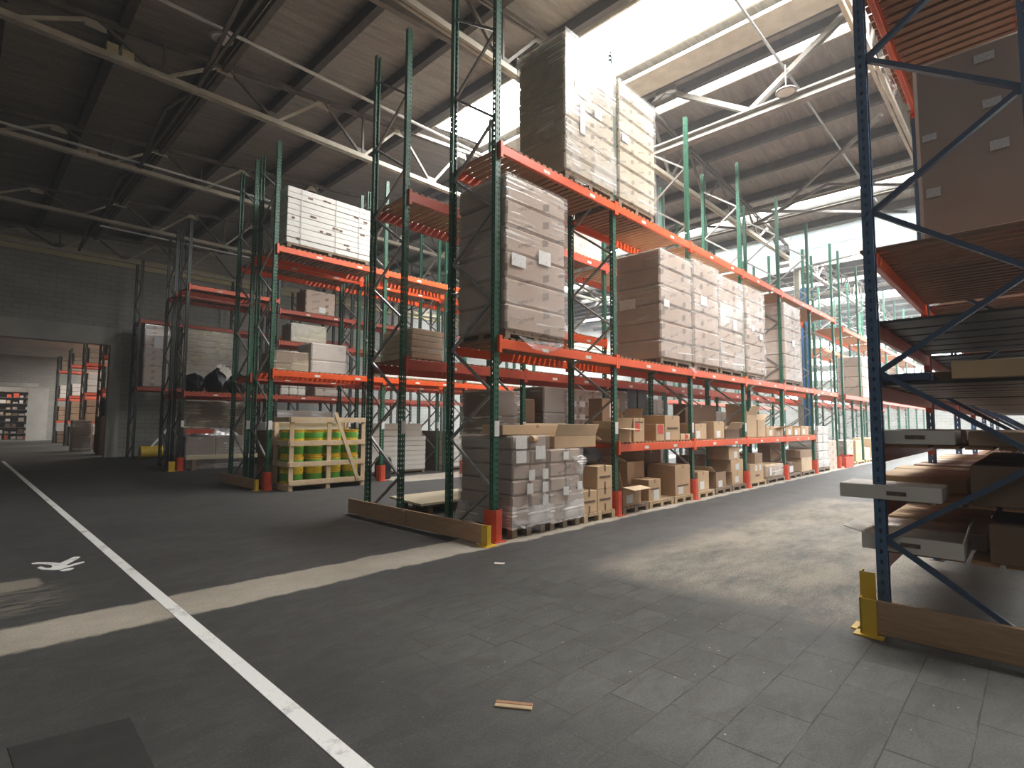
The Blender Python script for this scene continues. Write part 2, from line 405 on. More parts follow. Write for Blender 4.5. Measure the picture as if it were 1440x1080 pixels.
    def mesh(s, name, mat):
        me = bpy.data.meshes.new(name); me.from_pydata(s.v, [], s.f); me.update()
        bm = bmesh.new(); bm.from_mesh(me); bmesh.ops.recalc_face_normals(bm, faces=bm.faces); bm.to_mesh(me); bm.free()
        me.materials.append(mat)
        if s.sm:
            for p in me.polygons: p.use_smooth = True
            try: me.set_sharp_from_angle(angle=math.radians(40))
            except Exception: pass
        return me
    def build(s, name, mat, parent=None, loc=(0, 0, 0)):
        return link(name, s.mesh(name, M[mat] if isinstance(mat, str) else mat), parent, loc)

def link(name, me, parent=None, loc=(0, 0, 0), rot=None):
    o = bpy.data.objects.new(name, me); COL.objects.link(o)
    o.location = loc
    if rot is not None: o.rotation_euler = rot
    if parent is not None: o.parent = parent
    return o
def tag(o, label, cat, group=None, kind=None):
    if label: o['label'] = label
    if cat: o['category'] = cat
    if group: o['group'] = group
    if kind: o['kind'] = kind
    return o
def thing(name, label, cat, loc, group=None, rot=0):
    o = bpy.data.objects.new(name, None); COL.objects.link(o); o.location = loc; o.rotation_euler = (0, 0, rot)
    o.empty_display_size = .1
    return tag(o, label, cat, group)
def struct(name, mb, mat):
    o = mb.build(name, mat); o['kind'] = 'structure'; return o
CACHE = {}
def cached(key, fn):
    if key not in CACHE: CACHE[key] = fn()
    return CACHE[key]
# ------------------------------------------------------------------ building
TY = [-8.3, -3.2, 1.9, 7.0, 12.1, 17.2, 22.4, 27.5]     # truss lines
XA, XB, XR = -0.5, 24.5, 12.0
def zroof(x):
    t = (x - XA) % 25.0
    return 10.1 - .09 * abs(t - 12.5)
YW = 27.75; YS = -13.0; XW = -13.0; XE = 50.0
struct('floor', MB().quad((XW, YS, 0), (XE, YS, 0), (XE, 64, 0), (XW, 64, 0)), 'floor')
# roof sheets with skylight openings, some of them added for fill or backlight
strips = [XW, -7.0, -4.8, -3.9, XA, 4, 8.85, 10.7, XR, 12.4, 12.95, 16, 20.2, 21.05, 23.0, 24.3, XB, 26.5, 28.5, 30, 33.3, 35.4, XR + 25, 39.5, 41, 46, XE - .5, XE]
sky = {(-4.8, -3.9): ('fillsky', -12.6, 11.85), (8.85, 10.7): ('sky1', -12.6, 11.85), (12.4, 12.95): ('sky2', -12.6, 11.85), (20.2, 21.05): ('sky3', -12.6, 26),
       (23.0, 24.3): ('tarpbacklight', -12.6, 20), (26.5, 28.5): ('sky3', -12.6, 20), (33.3, 35.4): ('sky3', -12.6, 26), (39.5, 41): ('sky3', -12.6, 26)}  # strips on both sides of the valley are added to backlight the tarp
cm = MB(); wi = 0
for a, c in zip(strips[:-1], strips[1:]):
    za, zc = zroof(a), zroof(c)
    if abs(c - XB) < .01 or abs(c - (XE - .5)) < .01: zc = zroof(c - 1e-6)
    def sheet(mb, y0, y1, dz=0): mb.quad((a, y0, za + dz), (a, y1, za + dz), (c, y1, zc + dz), (c, y0, zc + dz))
    if (a, c) in sky:
        mname, y0, y1 = sky[(a, c)]; wi += 1
        if y0 > YS: sheet(cm, YS, y0)
        if y1 < YW: sheet(cm, y1, YW)
        w = MB(); sheet(w, y0, y1, .06); struct(f'window_{wi}', w, mname)
        fr = MB()      # upstand kerb around the opening
        for (p, q) in (((a, y0, za), (a, y1, za)), ((c, y0, zc), (c, y1, zc))): fr.bar(p, q, .05, .16)
        struct(f'trim_{wi}', fr, 'steelpale')
    else: sheet(cm, YS, YW)
struct('ceiling', cm, 'roof')
# flat gutter board below the skylight kerb and the ridge
g = MB().box(10.78, 11.5, -12.6, 11.85, 9.66, 9.74); struct('trim_10', g, 'steelpale')
# purlins
k = 20
for base in (0, 25):
    for i in range(-3, 5):
        for x in ({5.1 + 1.65 * i, 24 - (5.1 + 1.65 * i)}):
            x += base
            if 8.7 < x < 10.8: continue
            z = zroof(x)
            struct(f'trim_{k}', MB().box(x - .075, x + .075, YS, YW, z - .27, z - .015), 'purlin'); k += 1
# trusses
def truss(y, xa, cut=None):
    t = MB(); pale = MB(); xb = xa + 25; zb = 8.3
    n = 0
    xs = []; x = xa + .8
    while x < xb - .3: xs.append(x); x += 2.2
    top = lambda x: zroof(x) - .25
    for p, q in ((xa + .02, xa + 12.5), (xa + 12.5, xb - .02)):
        e = 1e-4
        t.bar((p, y - .045, top(p + e)), (q, y - .045, top(q - e)), .05, .09); t.bar((p, y + .045, top(p + e)), (q, y + .045, top(q - e)), .05, .09)
    for i, x in enumerate(xs):
        xm = x + 1.1
        if xm < xb - .1:
            pale.bar((x, y, zb), (xm, y, top(xm)), .05, .06)
            t.bar((xm, y, top(xm)), (min(x + 2.2, xb - .1), y, zb), .06, .06)
            pale.box(xm - .16, xm + .16, y - .014, y + .014, top(xm) - .2, top(xm) + .02)
        if i % 2 == 1: t.bar((x, y, zb), (x, y, top(x)), .05, .05)
        t.box(x - .16, x + .16, y - .012, y + .012, zb - .02, zb + .2)
    o = t.build('roof_truss', 'steel'); o['kind'] = 'structure'
    c = MB(); zl = zb; zr = zb
    for s in (-1, 1):
        c.box(xa + .05, xb - .05, y - .075 if s < 0 else y + .015, y - .015 if s < 0 else y + .075, zb - .06, zb + .05)
    c.build('bottom_chord', 'steelpale' if xa < 0 else 'steel', o)
    pale.build('web_strut', 'steelpale' if xa < 0 and y > 8 else 'steel', o)
for y in TY:
    if y < -5: continue
    truss(y, XA)
    if 0 < y < 20: truss(y, XB)
# ridge girder along y at x = 12
g = MB(); gx = 12.0
g.box(gx - .11, gx + .11, -12, 11.9, 8.27, 8.31); g.box(gx - .11, gx + .11, -12, 11.9, 8.45, 8.49); g.box(gx - .015, gx + .015, -12, 11.9, 8.31, 8.45)
yy = 4.5 - 4.2 * 3
while yy < 11:
    for (ya, za, yb, zb) in ((yy, 8.49, yy + 2.03, 9.85), (yy + 2.03, 9.85, yy + 4.1, 8.49)):
        if yb < 12:
            g.bar((gx - .06, ya, za), (gx - .06, yb, zb), .025, .11); g.bar((gx + .06, ya, za), (gx + .06, yb, zb), .025, .11)
    if yy + 2.2 < 11.6: g.box(gx - .02, gx + .02, yy + 1.75, yy + 2.3, 9.55, 9.95)
    yy += 4.13
o = g.build('ridge_girder', 'steelmid'); o['kind'] = 'structure'
g = MB(); g.box(gx - .1, gx + .1, -12, 11.9, 9.92, 9.97)
g.build('top_chord', 'steelmid', o)
# longitudinal bracing between trusses
for xx in (3.1, 19.0):
    t = MB()
    for a, c in zip(TY[2:-1], TY[3:]):
        zt = zroof(xx) - .3
        t.bar((xx, a, 8.35), (xx, (a + c) / 2, zt), .07, .07); t.bar((xx, (a + c) / 2, zt), (xx, c, 8.35), .07, .07)
        t.bar((xx + .5, a, zt), (xx + .5, c, zt), .12, .12)
        t.bar((xx, a, 8.4), (xx, c, 8.4), .05, .05)
    o = t.build('roof_brace', 'steel'); o['kind'] = 'structure'
t = MB(); t.bar((0, 8.15, zroof(0) - .32), (8.8, 8.15, zroof(8.8) - .32), .12, .22)
o = t.build('roof_rafter', 'steel'); o['kind'] = 'structure'
for (ya, yb, xx) in ((2.2, 6.7, 17.2), (6.9, 2.3, 20.4)):
    o = MB().bar((xx - 3, ya, 8.5), (xx + 3.2, yb, 9.0), .08, .08).build('roof_brace', 'steel'); o['kind'] = 'structure'
for (ya, yb, za, zb) in ((-2.5, 7.0, 8.25, 8.25), (7.0, 12, 8.25, 8.25), (-2.5, 7, 9.0, 8.0)):
    o = MB().bar((24.3, ya, za), (24.3, yb, zb), .10, .12).build('tie_beam', 'steel'); o['kind'] = 'structure'
# conduits and pipes under the roof
def conduit(label, pts, r, mat='whiteplast', name='conduit', cat='pipe'):
    return tag(MB().tube(pts, r, 8).build(name, mat), label, cat)
conduit('white conduit running beneath the roof sheets nearest the end rack', [(-3, 10.7, 8.9), (11.9, 10.7, 8.9)], .035)
conduit('white conduit beside the second truss behind the white panel stack', [(-3, 16.95, 8.42), (3.5, 16.95, 8.42), (7.2, 16.95, 8.42)], .035)
c_ = conduit('white conduit hanging under the truss closest to the block wall', [(3.0, 22.2, 8.03), (12, 22.2, 8.03)], .032)
for x in (3.4, 6.0, 9.0, 11.6): MB().bar((x, 22.2, 8.03), (x, 22.36, 8.26), .02, .02).build('pipe_hanger', 'galv', c_)
conduit('thin grey conduit that carries the round lamp by the ridge girder', [(6, 3.5, 9.05), (12.7, 3.5, 9.05), (21, 3.5, 8.95)], .028, 'galv')
conduit('grey plastic rainwater pipe with an elbow beside the tallest loads', [(15.3, 8.32, .0), (15.3, 8.32, 9.15), (15.34, 8.32, 9.27), (15.75, 8.32, 9.5), (15.8, 8.32, 9.6), (15.8, 8.32, 9.7)], .155, 'greypipe', 'drain_pipe')
# round high-bay lamps
def lamp(label, x, y, z, lit, ztop):
    t = thing('pendant_lamp', label, 'lamp', (x, y, z), 'round hanging lamps')
    pr = [(.04, .12), (.07, .10), (.20, .03), (.21, .0)]
    MB().tube([(0, 0, q[1]) for q in pr], [q[0] for q in pr], 20).build('lamp_housing', 'galv', t)
    MB().tube([(0, 0, -.012), (0, 0, -.001)], .165, 20).build('lamp_diffuser', 'lampglow' if lit else 'whiteplast', t)
    MB().tube([(0, 0, .12), (0, 0, ztop - z)], .012, 6).build('hanger_rod', 'galv', t)
lamp('round lamp with pale diffuser hanging in front of the ridge girder', 11.75, 3.45, 8.45, 0, 9.05)
lamp('round lamp hanging from the conduit at the top left', 3.1, 10.72, 8.72, 0, 8.95)
lamp('round lamp hanging above the gap beside the second truss', 2.9, 17.6, 8.50, 0, 9.0)
lamp('round lamp right of the second truss bracing, near the green posts', 4.7, 17.5, 8.45, 0, 9.0)
# pale junction boxes on the truss chords
for (x, y, lab) in ((1.75, 12.1, 'pale cable box sitting on the nearest bottom chord'), (1.95, 17.2, 'pale cable box sitting on the middle bottom chord')):
    t = thing('cable_box', lab, 'box', (x, y, 8.352))
    MB().cbox(-.18, .0, -.05, .05, 0, .2, .01).build('box_body', 'ledge', t); MB().cbox(.05, .25, -.05, .05, 0, .17, .01).build('box_cover', 'ledge', t)

# walls
w = MB(); w.box(-13, -8, YW, YW + .3, 0, 10.6); w.box(4.72, 50, YW, YW + .3, 0, 10.6); w.box(-8, 4.72, YW, YW + .3, 5.42, 10.6)
struct('wall_left', w, 'block')
struct('trim_1_lintel', MB().box(-8.4, 4.72, YW - .04, YW + .34, 4.68, 5.42), 'concrete')
struct('trim_2_ledge', MB().box(-13, 50, YW - .12, YW, 8.05, 8.5), 'ledge')
struct('pillar', MB().box(4.36, 4.78, YW - .06, YW + .36, 0, 4.68), 'concrete')
MBe = MB().box(XE, XE + .3, YS, YW, 0, 10.6); struct('wall_far', MBe, 'block')
struct('wall_right', MB().box(XW, XE, YS - .3, YS, 0, 10.6), 'block')
struct('wall_back', MB().box(XW - .3, XW, YS, 64, 0, 10.6), 'block')
for i, (z0, z1) in enumerate(((5.2, 5.9), (6.4, 7.0), (7.5, 8.6), (3.2, 4.4))):
    struct(f'window_{20 + i}', MB().box(XE - .04, XE - .01, -4, 16, z0, z1), 'skyb')
# second hall beyond the opening
struct('ceiling_hall', MB().quad((XW, YW + .3, 6.4), (22, YW + .3, 6.4), (22, 64, 6.4), (XW, 64, 6.4)), 'concrete')
w = MB(); w.box(XW, -2.0, 55, 55.3, 0, 6.4); w.box(4.0, 22, 55, 55.3, 0, 6.4); w.box(-2.0, 4.0, 55, 55.3, 4.05, 6.4)
struct('wall_hall_end', w, 'block')
struct('trim_3', MB().box(3.75, 4.95, 54.93, 55.0, 0, 4.0), 'concrete'); struct('trim_4', MB().box(-2, 4.3, 54.9, 55, 4.05, 4.35), 'concrete')
struct('wall_hall_side', MB().box(21.7, 22, YW + .3, 64, 0, 6.4), 'block'); struct('wall_hall_back', MB().box(XW, 22, 63.7, 64, 0, 6.4), 'block')
struct('window_30', MB().quad((8, 30, 6.37), (8, 52, 6.37), (11, 52, 6.37), (11, 30, 6.37)), 'hallsky')
struct('window_31', MB().quad((-1.5, 56, 6.37), (-1.5, 57.6, 6.37), (4, 57.6, 6.37), (4, 56, 6.37)), 'hallsky')  # glowing sheet added to brighten the shelving behind the far doorway
struct('trim_5', MB().box(-13, 22, 33, 33.35, 5.3, 5.75), 'concrete')
# steel column, tarps
t = MB()
for zz in ((0, 8.9),):
    t.box(24.42, 24.66, 6.9, 6.93, *zz); t.box(24.42, 24.66, 7.09, 7.12, *zz); t.box(24.52, 24.56, 6.93, 7.09, *zz)
o = t.build('column', 'steelpale'); o['kind'] = 'structure'
o = MB().box(24.36, 24.72, 6.62, 6.86, 0, 7.2).build('column', 'bluecol'); o['kind'] = 'structure'
def tarp(label, y0, y1, z0, z1, seed):
    rr = random.Random(seed); nu, nv = 40, 24; vs = []; fs = []
    for j in range(nv + 1):
        for i in range(nu + 1):
            u = i / nu; v = j / nv
            y = y0 + (y1 - y0) * u; z = z0 + (z1 - z0) * v + (.10 * math.sin(u * 9 + seed) * (1 - v))
            x = 22.78 + .07 * math.sin(u * 17 + 4 * v + seed) * (1 - v * .6) + .06 * math.sin(u * 5 + v * 13 + seed * 2) + rr.uniform(-.015, .015)
            vs.append((x, y, z))
    for j in range(nv):
        for i in range(nu): q = j * (nu + 1) + i; fs.append((q, q + 1, q + nu + 2, q + nu + 1))
    m = MB(); m.add(vs, fs); m.sm = True
    return tag(m.build('plastic_tarp', 'tarp'), label, 'tarp')
tarp('white plastic tarp hanging from the roof on the aisle side of the blue column', -5, 6.78, 7.68, 9.02, 1)
tarp('white plastic tarp hanging from the roof beyond the blue column', 7.22, 14, 7.55, 9.02, 3)

# ------------------------------------------------------------------ floor markings and debris
tag(MB().box(1.262, 1.352, 2.0, 27.6, .0005, .003).build('painted_line', 'linepaint'), 'long straight white line painted across the dark floor', 'floor marking')
t = MB().prism([(0.641, 7.668), (0.688, 7.693), (0.8, 7.573), (0.852, 7.474), (0.993, 7.71), (1.047, 7.673), (1.019, 7.583), (0.913, 7.383), (0.888, 7.353), (0.9, 7.304), (1.018, 7.389), (1.045, 7.371), (1.032, 7.321), (0.953, 7.267), (0.89, 7.21), (0.815, 7.154), (0.759, 7.181), (0.693, 7.281), (0.663, 7.397), (0.694, 7.448), (0.711, 7.402), (0.726, 7.328), (0.761, 7.299), (0.781, 7.347), (0.776, 7.452), (0.724, 7.546), (0.644, 7.625)], .0005, .003)
pd = tag(t.build('pedestrian_symbol', 'linepaint'), 'small white walking figure painted beside the line', 'floor marking')
MB().prism([(0.81, 7.103), (0.858, 7.155), (0.925, 7.145), (0.922, 7.099), (0.88, 7.047), (0.837, 7.047)], .0005, .003).build('symbol_head', 'linepaint', pd)
tag(MB().prism([(.25, 3.46), (.70, 3.37), (.68, 2.6), (.29, 2.6)], .0005, .003).build('floor_patch', 'tarpatch'), 'square black patch in the floor at the lower left', 'floor patch')
t = thing('wood_offcut', 'short grooved wooden offcut lying on the open floor', 'wood scrap', (2.15, 2.065, 0), rot=math.atan2(1.98 - 2.145, 2.205 - 2.095) )
MB().cbox(-.1, .1, .004, .03, .0, .012, .002).build('offcut_strip', 'slat', t); MB().cbox(-.1, .1, -.03, .002, .0, .010, .002).build('offcut_board', 'palletnew', t)
tag(MB().prism([(4.08, 4.22), (4.14, 4.13), (4.2, 4.17), (4.16, 4.2), (4.13, 4.26)], .001, .008).build('paper_scrap', 'cardwhite'), 'scrap of white paper on the floor before the end rack', 'litter')

# ------------------------------------------------------------------ racks
def post_mesh(h, paint):
    def fn():
        t = MB(); a, d, e = .045, .035, .004
        t.box(-a, a, -d, -d + e, 0, h); t.box(-a, -a + e, -d + e, d, 0, h); t.box(a - e, a, -d + e, d, 0, h)
        t.box(-a + e, -a + .024, d - e, d, 0, h); t.box(a - .024, a - e, d - e, d, 0, h)
        return t.mesh('post', M[paint])
    return cached(('post', h, paint), fn)
def brace_mesh(dy, dz, mat):
    return cached(('brace', round(dy, 3), dz, mat), lambda: MB().bar((0, 0, 0), (0, dy, dz), .035, .048 if mat == 'bluebrace' else .034, (1, 0, 0)).mesh('brace', M[mat]))
def guard_mesh(col):
    def fn():
        t = MB()
        t.prism([(-.085, .09), (-.085, -.06), (-.05, -.095), (.05, -.095), (.085, -.06), (.085, .09), (.072, .09), (.072, -.053), (.045, -.082), (-.045, -.082), (-.072, -.053), (-.072, .09)], 0, .40)
        t.box(-.1, .1, -.13, -.09, 0, .012)
        return t.mesh('column_guard', M[col])
    return cached(('guard', col), fn)
def beam_mesh(L, col, hgt):
    def fn():
        t = MB()
        t.cbox(.003, L - .003, -.048, 0, -hgt, 0, .006)
        t.box(.002, .05, -.052, .002, -hgt - .05, .045); t.box(L - .05, L - .002, -.052, .002, -hgt - .05, .045)
        return t.mesh('beam', M[col])
    return cached(('beam', round(L, 3), col, hgt), fn)
def deck_mesh(L, d, style):
    def fn():
        t = MB()
        if style in ('slat', 'slatdark'):
            x = .09
            while x < L - .17: t.cbox(x, x + .085, -.045, d + .045, .001, .026, .003); x += .128
        elif style == 'panel':
            x = .09
            while x < L - .3: t.box(x, x + .36, -.02, d + .02, .001, .022); x += .44
        else:   # boards along the beams
            for i in range(6): t.box(.09, L - .09, -.03 + i * (d + .06) / 6, -.03 + (i + 1) * (d + .06) / 6 - .03, .001, .024)
        return t.mesh('shelf_deck', M[{'panel': 'panelsteel', 'slat': 'slat', 'slatdark': 'slatdark'}.get(style, 'slat')])
    return cached(('deck', round(L, 3), round(d, 3), style), fn)
tagmesh = lambda: cached('tag', lambda: MB().box(-.042, .042, -.003, 0, -.04, .16).mesh('upright_tag', M['paper']))
platemesh = lambda: cached('plate', lambda: MB().box(0, .14, -.003, 0, 0, .05).mesh('shelf_number', M['plate']))

def rack(label, Xs, y0, y1, h, levels, paint='green', brace='brace', guards='front', col='orange', tags=True, bh=.13, feet=True, flip=False):
    """levels: (z, bays or None, deck style or None, colour or None)"""
    d = y1 - y0
    root = thing('pallet_rack', label, 'rack', (Xs[0], y0, 0), 'pallet rack runs')
    pm = post_mesh(h, paint)
    fp = cached('foot', lambda: MB().box(-.075, .075, -.06, .06, 0, .008).mesh('foot_plate', M['steel']))
    up = brace_mesh(d - .13, .62, brace); dn = brace_mesh(d - .13, -.62, brace)
    for i, x in enumerate(Xs):
        e = bpy.data.objects.new('upright_frame', None); COL.objects.link(e); e.parent = root; e.location = (x - Xs[0], 0, 0); e.empty_display_size = .1
        link('post', pm, e, (0, .036, .008)); link('post', pm, e, (0, d - .036, .008), (0, 0, PI))
        if feet: link('foot_plate', fp, e, (0, .036, 0)); link('foot_plate', fp, e, (0, d - .036, 0))
        z = .66
        link('brace', up if flip else dn, e, (0, .065, .04 if flip else .66))
        k = 0
        while z < h - .75:
            if (k % 2 == 0) != flip: link('brace', up, e, (0, .065, z))
            else: link('brace', dn, e, (0, .065, z + .62))
            z += .62; k += 1
        if guards and (guards == 'front' or (guards == 'end' and i == 0)):
            link('column_guard', guard_mesh('guard'), e, (0, .03, .002))
        if tags: link('upright_tag', tagmesh(), e, (.012, -.001, 1.37))
    for (z, bays, style, c) in levels:
        for i in (bays if bays is not None else range(len(Xs) - 1)):
            L = Xs[i + 1] - Xs[i] ; x = Xs[i] - Xs[0]
            bm_ = beam_mesh(L, c or col, bh)
            ins = .062 if flip else -.001; sh_ = .046 if flip else 0
            if flip: bm_ = beam_mesh(L - .092, c or col, bh)
            b0 = link('beam', bm_, root, (x + sh_, ins, z)); b1 = link('beam', bm_, root, (x + L - sh_, d - ins, z), (0, 0, PI))
            if tags:
                for q in (.32, .70): link('shelf_number', platemesh(), b0, (L * q + R.uniform(-.1, .1), -.0485, -bh * .75))
            if style: link('shelf_deck', deck_mesh(L, d, style), root, (x, 0, z))
    return root
P1 = [4.857 + 2.766 * i for i in range(7)]
H1 = 7.95
rack('green rack run with orange beams along the main aisle, nearest row', P1, 5.0, 5.97, H1,
     [(2.6, None, 'slatdark', None), (5.22, None, 'slat', 'orange'), (1.165, [1, 2, 3, 4], 'slat', 'orange')])
rack('green rack run standing back to back behind the nearest row', P1, 7.08, 8.1, H1,
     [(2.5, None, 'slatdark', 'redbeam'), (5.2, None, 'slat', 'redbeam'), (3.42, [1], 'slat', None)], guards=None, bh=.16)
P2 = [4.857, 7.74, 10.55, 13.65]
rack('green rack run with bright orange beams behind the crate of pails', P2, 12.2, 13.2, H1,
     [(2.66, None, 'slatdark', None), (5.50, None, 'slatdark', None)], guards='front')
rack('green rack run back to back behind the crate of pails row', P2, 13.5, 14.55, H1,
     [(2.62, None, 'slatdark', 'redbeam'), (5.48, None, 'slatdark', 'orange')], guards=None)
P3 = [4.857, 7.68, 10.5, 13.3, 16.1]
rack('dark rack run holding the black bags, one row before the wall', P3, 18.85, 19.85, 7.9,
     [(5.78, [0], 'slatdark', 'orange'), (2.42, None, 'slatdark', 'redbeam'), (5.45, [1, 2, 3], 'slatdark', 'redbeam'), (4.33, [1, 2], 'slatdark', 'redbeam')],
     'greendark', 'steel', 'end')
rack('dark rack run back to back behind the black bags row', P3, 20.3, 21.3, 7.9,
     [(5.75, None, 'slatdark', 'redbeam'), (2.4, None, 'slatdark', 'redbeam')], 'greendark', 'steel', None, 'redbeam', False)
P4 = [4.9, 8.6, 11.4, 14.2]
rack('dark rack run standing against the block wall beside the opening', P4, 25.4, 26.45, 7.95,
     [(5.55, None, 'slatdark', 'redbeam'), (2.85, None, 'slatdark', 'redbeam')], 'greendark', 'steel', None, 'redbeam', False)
PF = [22.52 + 2.766 * i for i in range(8)]
rack('far green rack run continuing the aisle beyond the red end guard', PF, 5.0, 5.97, H1,
     [(2.58, None, 'slat', 'redbeam'), (5.08, None, 'slat', None)], guards='end', tags=False)
rack('far green rack run back to back beyond the red end guard', PF, 7.08, 8.1, H1,
     [(2.5, None, 'slat', 'redbeam'), (5.1, [0, 2, 3, 4, 5, 6], 'slat', None)], guards=None, tags=False)
rack('far green rack run next to the blue column', [22.6 + 2.766 * i for i in range(7)], 12.2, 13.2, 7.6,
     [(2.6, None, 'slat', 'redbeam'), (5.2, None, 'slat', None)], guards=None, tags=False)
PB = [4.857 + 2.88 * i for i in range(7)]
YB = .905
rb = rack('blue rack with wood and steel shelves at the right edge', PB, -.10, YB, 7.95,
     [(.545, None, 'board', 'redbeam'), (.925, None, 'board', 'redbeam'), (1.33, None, 'board', 'redbeam'), (1.80, None, 'panel', 'redbeam'), (2.28, None, 'panel', 'redbeam'),
      (2.86, None, 'slatdark', None), (5.28, None, 'slatdark', None)], 'blue', 'bluebrace', None, 'orange', False, bh=.11, flip=True)

# red end plate of the far block
t = thing('rack_end_guard', 'red steel end guard between the two rack blocks', 'guard', (22.0, 4.86, 0))
MB().prism([(-.3, -.03), (.7, -.03), (.7, .03), (-.3, .03)], 0, .36).build('guard_panel', 'guard', t)
MB().prism([(.7, -.03), (.76, -.03), (.76, .5), (.7, .5)], 0, .42).build('guard_return', 'guard', t)

# timber end barriers
def barrier(label, x, ya, yb, joints, bracket_y, h=.25):
    t = thing('end_barrier', label, 'barrier', (x, bracket_y, 0))
    ys = [ya] + joints + [yb]
    for a, c in zip(ys[:-1], ys[1:]):
        MB().cbox(-.022, .022, a - bracket_y + .004, c - bracket_y - .004, .02, h, .004).build('plank', 'plank', t)
    for j in joints: MB().cbox(-.045, -.024, j - bracket_y - .05, j - bracket_y + .05, .02, h - .015, .003).build('joint_batten', 'plank', t)
    s = 1 if yb > bracket_y and abs(ya - bracket_y) < .3 else -1
    MB().box(-.034, -.024, -.05, .05, 0, h + .005).box(-.034, .034, -s * .05 - .005, -s * .05 + .005, 0, h + .005).build('yellow_bracket', 'yellow', t)
    MB().box(-.08, .12, -.09, .09, .0, .010).build('bracket_foot', 'yellow', t)
    return t
barrier('long two-piece wooden barrier across the end of the nearest green rack', 4.6, 4.9, 8.2, [6.6], 4.9)
barrier('wooden barrier across the end of the rack behind the crate', 4.66, 12.32, 14.5, [], 12.32, .24)
barrier('wooden barrier at the foot of the blue rack', 4.66, -.75, .93, [], .93)
t = thing('yellow_corner_guard', 'yellow steel corner guard behind the blue upright', 'guard', (4.80, 1.0, 0))
MB().box(-.05, .05, -.01, .0, .0, .42).box(-.06, -.05, -.10, .0, .0, .42).build('guard_angle', 'yellow', t)
MB().box(-.1, .08, -.12, .06, 0, .01).build('guard_foot', 'yellow', t)
t = thing('yellow_corner_guard', 'small yellow post guard at the foot of the black bags rack', 'guard', (4.6, 18.75, 0))
MB().box(-.08, .08, -.05, .05, 0, .30).build('guard_angle', 'yellow', t); MB().box(-.12, .12, -.1, .1, 0, .01).build('guard_foot', 'yellow', t)
# ------------------------------------------------------------------ pallets, cartons, wrapped loads
def pallet(label, x0, x1, y0, y1, z, h=.14, tone='palletold', group='wooden pallets', cat='pallet', rot=0):
    w, d = x1 - x0, y1 - y0
    t = thing('pallet', label, cat, ((x0 + x1) / 2, (y0 + y1) / 2, z), group, rot)
    def deck():
        m = MB(); n = 7; s = w / n
        for i in range(n): m.cbox(-w / 2 + i * s + .008, -w / 2 + (i + 1) * s - .012, -d / 2, d / 2, h - .022, h, .002)
        for q in (-1, 0, 1): m.box(-w / 2, w / 2, q * (d / 2 - .05) - .05, q * (d / 2 - .05) + .05, h - .044, h - .022)
        return m.mesh('top_boards', M[tone])
    link('top_boards', cached(('pd', round(w, 2), round(d, 2), h, tone), deck), t)
    blk = cached(('pb', h, tone), lambda: MB().box(-.045, .045, -.05, .05, .02, h - .044).mesh('block', M[tone]))
    run = cached(('pr', round(d, 2), tone), lambda: MB().box(-.05, .05, -d / 2, d / 2, 0, .02).mesh('bottom_board', M[tone]))
    for qx in (-w / 2 + .05, 0, w / 2 - .05):
        link('bottom_board', run, t, (qx, 0, 0))
        for qy in (-d / 2 + .05, 0, d / 2 - .05): link('block', blk, t, (qx, qy, 0))
    return t

def note(parent, x, y, z, w, h, face='-y', mat='paper', name='paper_label', rot=0):
    m = MB()
    if face == '-y': m.box(-w / 2, w / 2, -.003, .001, -h / 2, h / 2)
    else: m.box(-.003, .001, -w / 2, w / 2, -h / 2, h / 2)
    o = m.build(name, mat, parent, (x, y, z))
    if rot: o.rotation_euler = (0, rot, 0) if face == '-y' else (rot, 0, 0)
    return o

